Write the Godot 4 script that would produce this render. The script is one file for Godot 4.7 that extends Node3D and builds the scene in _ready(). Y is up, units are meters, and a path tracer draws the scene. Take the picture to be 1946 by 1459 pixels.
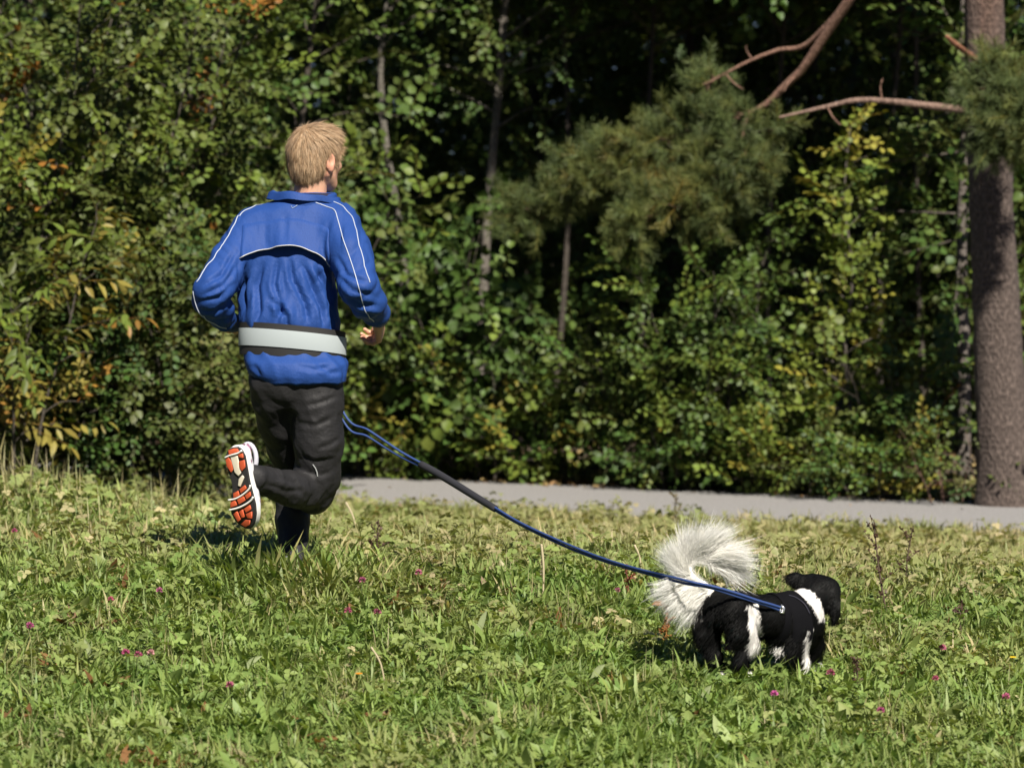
extends Node3D
# A runner and his dog on a meadow in front of a sunlit forest edge. Metres, y up, camera looks along -z.

const FOCAL := 7840.0            # focal length in photo pixels
const EYE := Vector3(0, 1.5, 0)
var pitch := atan((729.5 - 330.0) / 7840.0)
var names := {}
var M := {}
var rng := RandomNumberGenerator.new()
var relief := FastNoiseLite.new()
var patch := FastNoiseLite.new()
var fine := FastNoiseLite.new()

# ---------------------------------------------------------------- scene order
func _ready() -> void:
	set_camera_and_light()
	rng.seed = 11
	relief.seed = 5; relief.frequency = 0.35; relief.noise_type = FastNoiseLite.TYPE_SIMPLEX_SMOOTH
	patch.seed = 9; patch.frequency = 0.8; patch.noise_type = FastNoiseLite.TYPE_SIMPLEX_SMOOTH
	fine.seed = 3; fine.frequency = 6.0; fine.noise_type = FastNoiseLite.TYPE_SIMPLEX_SMOOTH; fine.fractal_octaves = 2
	make_materials()
	make_ground()
	make_road()
	make_twigs()
	make_forest()
	make_pine()
	make_person()
	make_dog()
	make_leash()
	make_meadow_plants()
	make_grass()
	make_litter()

func set_camera_and_light() -> void:
	var cam := Camera3D.new()
	cam.name = "camera"
	add_child(cam)
	cam.position = EYE
	cam.rotation.x = -pitch
	var lens := CameraAttributesPhysical.new()
	lens.frustum_focal_length = 12.0 / (729.5 / FOCAL)
	lens.frustum_near = 0.2
	lens.frustum_far = 600.0
	lens.frustum_focus_distance = 14.6
	lens.exposure_aperture = 3.7
	cam.attributes = lens
	cam.near = 0.2
	cam.far = 600.0
	cam.fov = rad_to_deg(2.0 * atan(729.5 / FOCAL))
	cam.current = true
	var we := WorldEnvironment.new()
	we.name = "daylight"
	var e := Environment.new()
	e.background_mode = Environment.BG_SKY
	var sky := Sky.new()
	var sm := ProceduralSkyMaterial.new()
	sm.sky_top_color = Color(0.26, 0.43, 0.72)
	sm.sky_horizon_color = Color(0.62, 0.72, 0.82)
	sm.sky_curve = 0.12
	sm.ground_bottom_color = Color(0.16, 0.17, 0.1)
	sm.ground_horizon_color = Color(0.3, 0.33, 0.25)
	sm.sun_angle_max = 1.0
	sm.sky_energy_multiplier = 0.52
	sky.sky_material = sm
	e.sky = sky
	e.tonemap_mode = Environment.TONE_MAPPER_LINEAR
	e.tonemap_exposure = 1.9
	e.sdfgi_enabled = true
	e.ssao_enabled = true
	e.ssil_enabled = true
	we.environment = e
	add_child(we)
	var sun := DirectionalLight3D.new()
	sun.name = "sun"
	sun.light_energy = 1.6
	sun.light_color = Color(1.0, 0.97, 0.92)
	sun.light_angular_distance = 0.5
	sun.shadow_enabled = true
	add_child(sun)
	# the sun stands behind the camera, to its right, about 47 degrees high
	sun.look_at_from_position(Vector3(0.22, 0.73, 0.64) * 10.0, Vector3.ZERO)

# ---------------------------------------------------------------- small helpers
func spot(px: float, py: float, dist: float) -> Vector3:
	var d := Vector3((px - 973.0) / FOCAL, (729.5 - py) / FOCAL, -1.0).rotated(Vector3.RIGHT, -pitch)
	return EYE + d * (dist / -d.z)

func on_ground(p: Vector3, lift := 0.0) -> Vector3:
	return Vector3(p.x, ground_y(p.x, p.z) + lift, p.z)

func numbered(called: String) -> String:
	names[called] = names.get(called, 0) + 1
	return called if names[called] == 1 else "%s_%03d" % [called, names[called] - 1]

func thing(called: String, label: String, category: String, at: Vector3, group := "") -> Node3D:
	var o := Node3D.new()
	o.name = numbered(called)
	add_child(o)
	o.position = at
	tag(o, label, category, group)
	return o

func tag(o: Node, label: String, category := "", group := "", kind := "") -> void:
	if label: o.set_meta("label", label)
	if category: o.set_meta("category", category)
	if group: o.set_meta("group", group)
	if kind: o.set_meta("kind", kind)

func mat(color: Color, rough := 0.8, vertex := false) -> StandardMaterial3D:
	var m := StandardMaterial3D.new()
	m.albedo_color = color.linear_to_srgb()
	m.roughness = rough
	m.vertex_color_use_as_albedo = vertex
	return m

func noise_tex(size: int, freq: float, kind: int, octaves: int, lo: Color, hi: Color, seed_: int) -> NoiseTexture2D:
	var n := FastNoiseLite.new()
	n.seed = seed_; n.noise_type = kind; n.frequency = freq; n.fractal_octaves = octaves
	var t := NoiseTexture2D.new()
	t.width = size; t.height = size; t.seamless = true; t.noise = n
	var g := Gradient.new()
	g.set_color(0, lo); g.set_color(1, hi)
	t.color_ramp = g
	return t

class Shape:
	var v := PackedVector3Array()
	var n := PackedVector3Array()
	var c := PackedColorArray()
	var uv := PackedVector2Array()
	var idx := PackedInt32Array()
	func vert(p: Vector3, col := Color.WHITE) -> int:
		v.append(p); c.append(col)
		return v.size() - 1
	func tri(a: int, b: int, d: int) -> void:
		idx.append(a); idx.append(b); idx.append(d)
	func quad(a: int, b: int, d: int, e: int) -> void:
		tri(a, b, d); tri(a, d, e)
	func normals() -> void:
		n.resize(v.size())
		n.fill(Vector3.ZERO)
		for i in range(0, idx.size(), 3):
			var a := idx[i]; var b := idx[i + 1]; var d := idx[i + 2]
			var f := (v[d] - v[a]).cross(v[b] - v[a])
			n[a] += f; n[b] += f; n[d] += f
		for i in n.size():
			n[i] = n[i].normalized() if n[i].length_squared() > 1e-20 else Vector3.UP
	func mesh(with_normals := true) -> ArrayMesh:
		if with_normals: normals()
		var a := []
		a.resize(Mesh.ARRAY_MAX)
		a[Mesh.ARRAY_VERTEX] = v
		a[Mesh.ARRAY_NORMAL] = n
		a[Mesh.ARRAY_COLOR] = c
		if uv.size() == v.size(): a[Mesh.ARRAY_TEX_UV] = uv
		a[Mesh.ARRAY_INDEX] = idx
		var m := ArrayMesh.new()
		m.add_surface_from_arrays(Mesh.PRIMITIVE_TRIANGLES, a)
		return m
	# a tube along points with a radius at each; ends closed with a point
	func tube(p: PackedVector3Array, r: PackedFloat32Array, sides: int, col := Color.WHITE, wobble := 0.0, nz: FastNoiseLite = null) -> void:
		var first := v.size()
		var side := Vector3.RIGHT
		for i in p.size():
			var t := (p[mini(i + 1, p.size() - 1)] - p[maxi(i - 1, 0)]).normalized()
			if i == 0:
				side = t.cross(Vector3.UP if absf(t.y) < 0.9 else Vector3.RIGHT).normalized()
			else:
				side = (side - t * side.dot(t)).normalized()
			var up := t.cross(side)
			for k in sides:
				var a := TAU * k / sides
				var dir := side * cos(a) + up * sin(a)
				var rr := r[i]
				if wobble > 0.0 and nz: rr *= 1.0 + wobble * nz.get_noise_3dv(p[i] * 2.0 + dir * 0.5)
				vert(p[i] + dir * rr, col)
		for i in p.size() - 1:
			for k in sides:
				var a := first + i * sides + k
				var b := first + i * sides + (k + 1) % sides
				quad(a, a + sides, b + sides, b)
		for e in [0, p.size() - 1]:
			var t: Vector3 = p[e] - p[1 if e == 0 else e - 1]
			var tip := vert(p[e] + t.normalized() * r[e] * 0.6, col)
			for k in sides:
				var a: int = first + e * sides + k
				var b: int = first + e * sides + (k + 1) % sides
				if e == 0: tri(tip, a, b)
				else: tri(tip, b, a)
	# a leaf folded along its midrib
	func leaf(base: Vector3, axis: Vector3, up: Vector3, length: float, width: float, fold: float, curl: float, col: Color) -> void:
		var s := axis.cross(up).normalized() * width * 0.5
		var u := up * width * fold
		var b := vert(base, col)
		var m1 := base + axis * length * 0.35
		var m2 := base + axis * length * 0.70 - up * length * curl * 0.5
		var l1 := vert(m1 - s + u, col); var c1 := vert(m1, col); var r1 := vert(m1 + s + u, col)
		var l2 := vert(m2 - s * 0.78 + u * 0.8, col); var c2 := vert(m2, col); var r2 := vert(m2 + s * 0.78 + u * 0.8, col)
		var t := vert(base + axis * length * 0.98 - up * length * curl, col)
		tri(b, l1, c1); tri(b, c1, r1)
		quad(l1, l2, c2, c1); quad(c1, c2, r2, r1)
		tri(l2, t, c2); tri(c2, t, r2)
	# a blade of grass: bends over along its length
	func blade(base: Vector3, lean: Vector3, h: float, w: float, bend: float, col: Color, tip_col: Color) -> void:
		var side := lean.cross(Vector3.UP)
		side = side.normalized() if side.length() > 0.01 else Vector3.RIGHT
		var prev_l := -1; var prev_r := -1
		for i in 4:
			var t := i / 3.0
			var p := base + Vector3.UP * h * (t - bend * t * t * 0.45) + lean * h * (0.35 * t + bend * t * t)
			var ww := w * (1.0 - t * t) * 0.5
			var cc := col.lerp(tip_col, t * t)
			if i < 3:
				var l := vert(p - side * ww, cc); var r := vert(p + side * ww, cc)
				if i > 0: quad(prev_l, l, r, prev_r)
				prev_l = l; prev_r = r
			else:
				tri(prev_l, vert(p, cc), prev_r)

func put(called: String, s: Shape, m: Material, parent: Node, with_normals := true) -> MeshInstance3D:
	var o := MeshInstance3D.new()
	o.name = called
	o.mesh = s.mesh(with_normals)
	o.material_override = m
	parent.add_child(o, true)
	return o

func scatter(called: String, mesh: Mesh, m: Material, where: Array, tint: PackedColorArray, parent: Node) -> MultiMeshInstance3D:
	var mm := MultiMesh.new()
	mm.transform_format = MultiMesh.TRANSFORM_3D
	mm.use_colors = true
	mm.mesh = mesh
	mm.instance_count = where.size()
	for i in where.size():
		mm.set_instance_transform(i, where[i])
		mm.set_instance_color(i, tint[i])
	var o := MultiMeshInstance3D.new()
	o.name = called
	o.multimesh = mm
	o.material_override = m
	parent.add_child(o, true)
	return o

func frame(dir: Vector3, up: Vector3, size: float) -> Basis:
	var y := dir.normalized()
	var z := up - y * up.dot(y)
	z = z.normalized() if z.length() > 1e-4 else y.cross(Vector3.RIGHT).normalized()
	return Basis(y.cross(z) * size, y * size, z * size)

func rnd(a: float, b: float) -> float:
	return rng.randf_range(a, b)

func rnd_dir() -> Vector3:
	var z := rnd(-1, 1); var a := rnd(0, TAU); var r := sqrt(1.0 - z * z)
	return Vector3(r * cos(a), z, r * sin(a))

func smooth(p: Array, per := 6) -> PackedVector3Array:
	var out := PackedVector3Array()
	for i in p.size() - 1:
		var a: Vector3 = p[maxi(i - 1, 0)]; var b: Vector3 = p[i]; var d: Vector3 = p[i + 1]; var e: Vector3 = p[mini(i + 2, p.size() - 1)]
		for k in per:
			out.append(b.cubic_interpolate(d, a, e, k / float(per)))
	out.append(p[p.size() - 1])
	return out

func ramp(n: int, a: float, b: float, power := 1.0) -> PackedFloat32Array:
	var r := PackedFloat32Array()
	for i in n: r.append(lerpf(a, b, pow(i / float(maxi(n - 1, 1)), power)))
	return r

func make_materials() -> void:
	var leaf := mat(Color(0.87, 0.88, 0.86), 0.5, true)
	leaf.metallic_specular = 0.35
	leaf.backlight_enabled = true
	leaf.backlight = Color(0.62, 0.62, 0.40)
	M.leaf = leaf
	var needle := mat(Color.WHITE, 0.55, true)
	needle.metallic_specular = 0.35
	M.needle = needle
	var grass := mat(Color.WHITE, 0.5, true)
	grass.metallic_specular = 0.4
	grass.backlight_enabled = true
	grass.backlight = Color(0.88, 0.88, 0.6)
	M.grass = grass
	var bark := mat(Color.WHITE, 0.9, true)
	bark.albedo_texture = noise_tex(512, 0.03, FastNoiseLite.TYPE_SIMPLEX_SMOOTH, 5, Color(0.55, 0.52, 0.5), Color(1, 1, 1), 4)
	bark.uv1_triplanar = true
	bark.uv1_world_triplanar = true
	bark.uv1_scale = Vector3(3.0, 1.2, 3.0)
	bark.heightmap_enabled = true
	bark.heightmap_texture = noise_tex(512, 0.05, FastNoiseLite.TYPE_SIMPLEX_SMOOTH, 4, Color.BLACK, Color.WHITE, 8)
	bark.heightmap_scale = 1.2
	M.bark = bark
	var pine := mat(Color.WHITE, 0.92, true)
	pine.albedo_texture = noise_tex(512, 0.045, FastNoiseLite.TYPE_CELLULAR, 3, Color(0.30, 0.27, 0.25), Color(1, 0.97, 0.95), 14)
	pine.uv1_triplanar = true
	pine.uv1_world_triplanar = true
	pine.uv1_scale = Vector3(3.2, 1.3, 3.2)
	pine.heightmap_enabled = true
	pine.heightmap_texture = noise_tex(512, 0.045, FastNoiseLite.TYPE_CELLULAR, 3, Color.BLACK, Color.WHITE, 14)
	pine.heightmap_scale = 1.6
	M.pine_bark = pine
	var soil := mat(Color.WHITE, 0.95, true)
	soil.albedo_texture = noise_tex(1024, 0.02, FastNoiseLite.TYPE_SIMPLEX_SMOOTH, 6, Color(0.45, 0.42, 0.4), Color(1, 1, 1), 21)
	soil.uv1_triplanar = true
	soil.uv1_world_triplanar = true
	soil.uv1_scale = Vector3(0.9, 0.9, 0.9)
	M.soil = soil
	var gravel := mat(Color(0.30, 0.293, 0.288), 0.9)
	gravel.albedo_texture = noise_tex(1024, 0.06, FastNoiseLite.TYPE_SIMPLEX_SMOOTH, 5, Color(0.70, 0.69, 0.68), Color(1, 1, 1), 31)
	gravel.uv1_triplanar = true
	gravel.uv1_world_triplanar = true
	gravel.uv1_scale = Vector3(0.8, 0.8, 0.8)
	gravel.heightmap_enabled = true
	gravel.heightmap_texture = noise_tex(1024, 0.2, FastNoiseLite.TYPE_SIMPLEX_SMOOTH, 3, Color.BLACK, Color.WHITE, 33)
	gravel.heightmap_scale = 0.25
	M.gravel = gravel

# ---------------------------------------------------------------- ground and road
const ROAD := [Vector2(30, -6.2), Vector2(12, -16.6), Vector2(6, -20.1), Vector2(2.4, -22.17), Vector2(-1.2, -24.25), Vector2(-3.6, -26.4), Vector2(-5.6, -30), Vector2(-7, -36), Vector2(-9, -60)]
const ROAD_HALF := 0.95

func road_offset(x: float, z: float) -> float:
	# signed distance to the road's middle line; positive on the meadow side
	var p := Vector2(x, z)
	var best := 1e9
	var sgn := 1.0
	for i in ROAD.size() - 1:
		var a: Vector2 = ROAD[i]; var b: Vector2 = ROAD[i + 1]
		var ab := b - a
		var t := clampf((p - a).dot(ab) / ab.length_squared(), 0.0, 1.0)
		var q := a + ab * t
		var d := p.distance_to(q)
		if d < best:
			best = d
			sgn = -1.0 if ab.cross(p - a) > 0.0 else 1.0
	return best * sgn

func ground_y(x: float, z: float) -> float:
	var y := 0.0
	if z > -15.1:
		var t := minf(z + 15.1, 3.6)
		y = -0.08 * t
		if z > -11.5: y -= 0.02 * clampf(z + 11.5, 0.0, 4.0)
	y -= 0.35 * smoothstep(-15.6, -21.0, z)
	var far := smoothstep(-17.0, -21.0, z)
	y -= 0.055 * clampf(x, 0.0, 4.0) * (1.0 - far)
	y += 0.24 * exp(-pow((x + 3.0) / 1.7, 2.0) - pow((z + 18.8) / 1.7, 2.0))
	y += 0.25 * smoothstep(-2.2, -5.0, x) * smoothstep(-17.0, -19.5, z) * 0.4
	y += relief.get_noise_2d(x, z) * 0.02
	var off := road_offset(x, z)
	var flat := 1.0 - smoothstep(ROAD_HALF, ROAD_HALF + 0.7, absf(off))
	y = lerpf(y, -0.35, flat)
	if off < -ROAD_HALF: y += 0.05 * minf(-off - ROAD_HALF, 4.0) * 0.4
	return y

func steps(lo: float, hi: float, step: float, out: float) -> PackedFloat32Array:
	var a := PackedFloat32Array()
	var g := step * 2.0
	var left: Array[float] = []
	var p := lo
	while p > -out:
		p -= g; g *= 1.5
		left.push_front(p)
	for q in left: a.append(q)
	p = lo
	while p < hi:
		a.append(p); p += step
	g = step
	while p < out:
		a.append(p); p += g; g *= 1.5
	a.append(p)
	return a

func make_ground() -> void:
	var xs := steps(-7.0, 7.0, 0.16, 260.0)
	var zs := steps(-36.0, -8.0, 0.16, 260.0)
	var s := Shape.new()
	for z in zs:
		for x in xs:
			var off := road_offset(x, z)
			var meadow := Color(0.085, 0.085, 0.035).lerp(Color(0.13, 0.105, 0.055), clampf(patch.get_noise_2d(x * 1.3, z * 1.3) + 0.4, 0.0, 1.0))
			var wood := Color(0.125, 0.092, 0.058)
			s.vert(Vector3(x, ground_y(x, z), z), meadow.lerp(wood, smoothstep(-0.8, -1.2, off)))
	var w := xs.size()
	for j in zs.size() - 1:
		for i in w - 1:
			var a := j * w + i
			s.quad(a, a + 1, a + w + 1, a + w)
	var o := put("ground", s, M.soil, self)
	tag(o, "", "", "", "structure")

func make_road() -> void:
	var pts := []
	for q in ROAD: pts.append(Vector3(q.x, 0, q.y))
	var mid := smooth(pts, 24)
	var s := Shape.new()
	for i in mid.size():
		var t := (mid[mini(i + 1, mid.size() - 1)] - mid[maxi(i - 1, 0)]).normalized()
		var n := Vector3(-t.z, 0, t.x)
		for k in 5:
			var f := k / 4.0 * 2.0 - 1.0
			var ragged := relief.get_noise_2d(mid[i].x * 6.0 + k * 9.0, mid[i].z * 6.0) * 0.10 if absf(f) > 0.9 else 0.0
			var p := mid[i] + n * (f * (ROAD_HALF - 0.05) + ragged)
			s.vert(Vector3(p.x, maxf(ground_y(p.x, p.z), -0.35) + 0.012 + 0.02 * (1.0 - f * f), p.z))
	for i in mid.size() - 1:
		for k in 4:
			var a := i * 5 + k
			s.quad(a, a + 5, a + 6, a + 1)
	var o := put("path", s, M.gravel, self)
	tag(o, "", "", "", "structure")

# ---------------------------------------------------------------- trees and shrubs
var twigs := {}

func make_twigs() -> void:
	rng.seed = 77
	# leaf: [length, width, count, twig length, droop]
	for kind in [["round", 0.056, 0.047, 9, 0.24, 0.15], ["long", 0.085, 0.03, 9, 0.24, 0.75], ["small", 0.042, 0.03, 12, 0.22, 0.2], ["big", 0.095, 0.085, 6, 0.28, 0.25]]:
		var set_ := []
		for variant in 4:
			var s := Shape.new()
			var n: int = kind[3]
			var tl: float = kind[4]
			var line := [Vector3.ZERO, Vector3(rnd(-0.02, 0.02), tl * 0.5, rnd(-0.01, 0.02)), Vector3(rnd(-0.04, 0.04), tl, rnd(-0.05, 0.01))]
			var p := smooth(line, 2)
			s.tube(p, ramp(p.size(), 0.0028, 0.001), 3, Color(0.9, 0.62, 0.5))
			for i in n:
				var t := (i + 0.6) / n
				var at: Vector3 = p[mini(int(t * (p.size() - 1)), p.size() - 1)].lerp(p[mini(int(t * (p.size() - 1)) + 1, p.size() - 1)], fposmod(t * (p.size() - 1), 1.0))
				var side := -1.0 if i % 2 == 0 else 1.0
				var axis := Vector3(side * rnd(0.6, 1.0), rnd(0.25, 0.8), rnd(-0.35, 0.25))
				if i == n - 1: axis = Vector3(rnd(-0.2, 0.2), 1.0, rnd(-0.3, 0.1))
				var droop: float = kind[5]
				axis = axis.normalized()
				axis = (axis + Vector3(0, 0, -droop * rnd(0.5, 1.1))).normalized()
				var up := (Vector3(rnd(-0.5, 0.5), rnd(-0.45, 0.45), 1.0) - axis * axis.z).normalized()
				up = (up - axis * up.dot(axis)).normalized()
				var k := rnd(0.75, 1.2)
				var v := rnd(0.72, 1.22)
				s.leaf(at + axis * 0.012, axis, up, float(kind[1]) * k, float(kind[2]) * k, rnd(0.05, 0.28), rnd(0.0, 0.25), Color(v * rnd(0.9, 1.12), v, v * rnd(0.8, 1.1)))
			set_.append(s.mesh())
		twigs[kind[0]] = set_
	var pines := []
	for variant in 4:
		var s := Shape.new()
		var l := rnd(0.13, 0.17)
		s.tube(PackedVector3Array([Vector3.ZERO, Vector3(0, l, 0)]), PackedFloat32Array([0.004, 0.0025]), 4, Color(1.5, 0.75, 0.5))
		for i in 90:
			var t := rnd(0.1, 1.0)
			var a := rnd(0, TAU)
			var out := Vector3(cos(a), rnd(0.5, 1.2), sin(a)).normalized()
			var b := Vector3(0, l * t, 0)
			var e := b + out * rnd(0.04, 0.065)
			var side := out.cross(rnd_dir()).normalized() * 0.0013
			var v := rnd(0.7, 1.25)
			var col := Color(v, v, v)
			if t < 0.3 and rng.randf() < 0.15: col = Color(2.2, 1.05, 0.5)
			var i0 := s.vert(b - side, col); var i1 := s.vert(b + side, col); var i2 := s.vert(e + side * 0.5, col); var i3 := s.vert(e - side * 0.5, col)
			s.quad(i0, i1, i2, i3)
		pines.append(s.mesh())
	twigs.pine = pines

func pick(pal: Array, where: Vector3) -> Color:
	# palette entry: [weight, colour]; neighbours tend to share a tone
	var u := clampf(0.5 + 0.75 * patch.get_noise_3dv(where * 1.6) + rnd(-0.28, 0.28), 0.0, 0.999)
	var total := 0.0
	for e in pal: total += e[0]
	u *= total
	for e in pal:
		if u < e[0]:
			var v := rnd(0.78, 1.2)
			return Color(e[1].r * v, e[1].g * v, e[1].b * v)
		u -= e[0]
	return pal[-1][1]

# f: height, stems, spread, from (where the branches begin), reach (length of the lower branches), top (share of reach left at the top), gap (between side branches),
# twig (kind of leaf), size (of the twigs), step (between twigs), thick (stem radius), bark (colour), pal (palette), lean, seed
func woody(called: String, label: String, category: String, group: String, base: Vector3, f: Dictionary) -> Node3D:
	rng.seed = f.get("seed", hash(label))
	base = on_ground(base, -0.02)
	var o := thing(called, label, category, base, group)
	var wood := Shape.new()
	var stem_shape := Shape.new()
	var bark: Color = f.get("bark", Color(0.11, 0.095, 0.075))
	var h: float = f.h
	var where := [[], [], [], []]
	var tint := [PackedColorArray(), PackedColorArray(), PackedColorArray(), PackedColorArray()]
	var size: float = f.get("size", 1.0)
	var step: float = f.get("step", 0.075)
	var gap: float = f.get("gap", 0.15)
	var stems: int = f.get("stems", 1)
	var lean: Vector3 = f.get("lean", Vector3.ZERO)
	for k in stems:
		var a := TAU * (k + rnd(-0.3, 0.3)) / stems
		var out := Vector3(cos(a), 0, sin(a))
		var tilt: float = f.get("spread", 0.35) * (1.0 if stems > 1 else 0.0) * rnd(0.5, 1.15)
		var hh := h * (1.0 if k == 0 else rnd(0.7, 1.0))
		var pts := []
		for i in 6:
			var t := i / 5.0
			pts.append(out * (0.04 * (stems - 1) * 0.4 + tilt * hh * pow(t, 1.25)) + lean * t * hh + Vector3(rnd(-1, 1), 0, rnd(-1, 1)) * hh * 0.016 * (1.0 if i > 0 else 0.0) + Vector3.UP * hh * t * (1.0 - 0.15 * tilt * t))
		var line := smooth(pts, 5)
		var thick: float = f.get("thick", 0.012)
		stem_shape.tube(line, ramp(line.size(), thick, thick * 0.22, 0.85), 8 if thick > 0.03 else 5, bark, 0.25, fine)
		var from: float = f.get("from", 0.12)
		var count := int(hh * (1.0 - from) / gap)
		for b in count:
			var t := from + (1.0 - from) * (b + rnd(0.0, 0.9)) / count
			var ip := t * (line.size() - 1)
			var p := line[int(ip)].lerp(line[mini(int(ip) + 1, line.size() - 1)], fposmod(ip, 1.0))
			var az := b * 2.39996 + rnd(-0.5, 0.5)
			var rel := (t - from) / (1.0 - from)
			var hump: float = f.get("hump", 0.3)
			var reach: float = f.reach * lerpf(1.0, f.get("top", 0.35), rel) * (lerpf(0.6, 1.0, minf(rel / hump, 1.0))) * rnd(0.6, 1.15)
			var dir := Vector3(cos(az), rnd(0.15, 0.7) + rel * 0.4, sin(az))
			if stems > 1: dir += out * 0.5
			dir = dir.normalized()
			var end: Vector3 = p + dir * reach + Vector3.DOWN * reach * f.get("droop", 0.12)
			var mid := p.lerp(end, 0.5) + Vector3.UP * reach * 0.09 + rnd_dir() * reach * 0.07
			var bl := smooth([p, mid, end], 4)
			wood.tube(bl, ramp(bl.size(), thick * 0.22 * (1.2 - rel) + 0.0015, 0.0015), 4, bark)
			var n := maxi(int(reach / step), 2)
			for q in n:
				var u := 0.18 + 0.82 * (q + rnd(0, 0.9)) / n
				var iu := u * (bl.size() - 1)
				var at := bl[int(iu)].lerp(bl[mini(int(iu) + 1, bl.size() - 1)], fposmod(iu, 1.0))
				var along := (end - p).normalized()
				var td := (along * rnd(0.3, 0.9) + rnd_dir() * 0.85 + Vector3.UP * 0.18).normalized()
				var up := (Vector3.UP * 0.9 + dir * 0.35 + Vector3(0.2, 0, 0.35) + rnd_dir() * 0.5)
				var which := rng.randi() % 4
				where[which].append(Transform3D(frame(td, up, size * rnd(0.75, 1.2)), at))
				tint[which].append(pick(f.pal, base + at))
	put("trunk" if stems == 1 else "stems", stem_shape, f.get("bark_mat", M.bark), o)
	tag(put("branches", wood, M.bark, o), "", "", "", "stuff")
	for k in 4:
		if where[k].size():
			var cr := scatter("crown", twigs[f.twig][k], M.leaf, where[k], tint[k], o)
			tag(cr, "", "", "", "stuff")
	return o

const GREEN := Color(0.06, 0.112, 0.024)
const DEEP := Color(0.05, 0.092, 0.024)
const LIGHT := Color(0.125, 0.17, 0.03)
const OLIVE := Color(0.092, 0.115, 0.03)
const YELLOW := Color(0.22, 0.195, 0.035)
const ORANGE := Color(0.28, 0.13, 0.025)
const PALE := Color(0.20, 0.21, 0.08)

const WOOD := [[3, GREEN], [3, Color(0.085, 0.13, 0.03)], [2, OLIVE], [1, LIGHT]]

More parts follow.
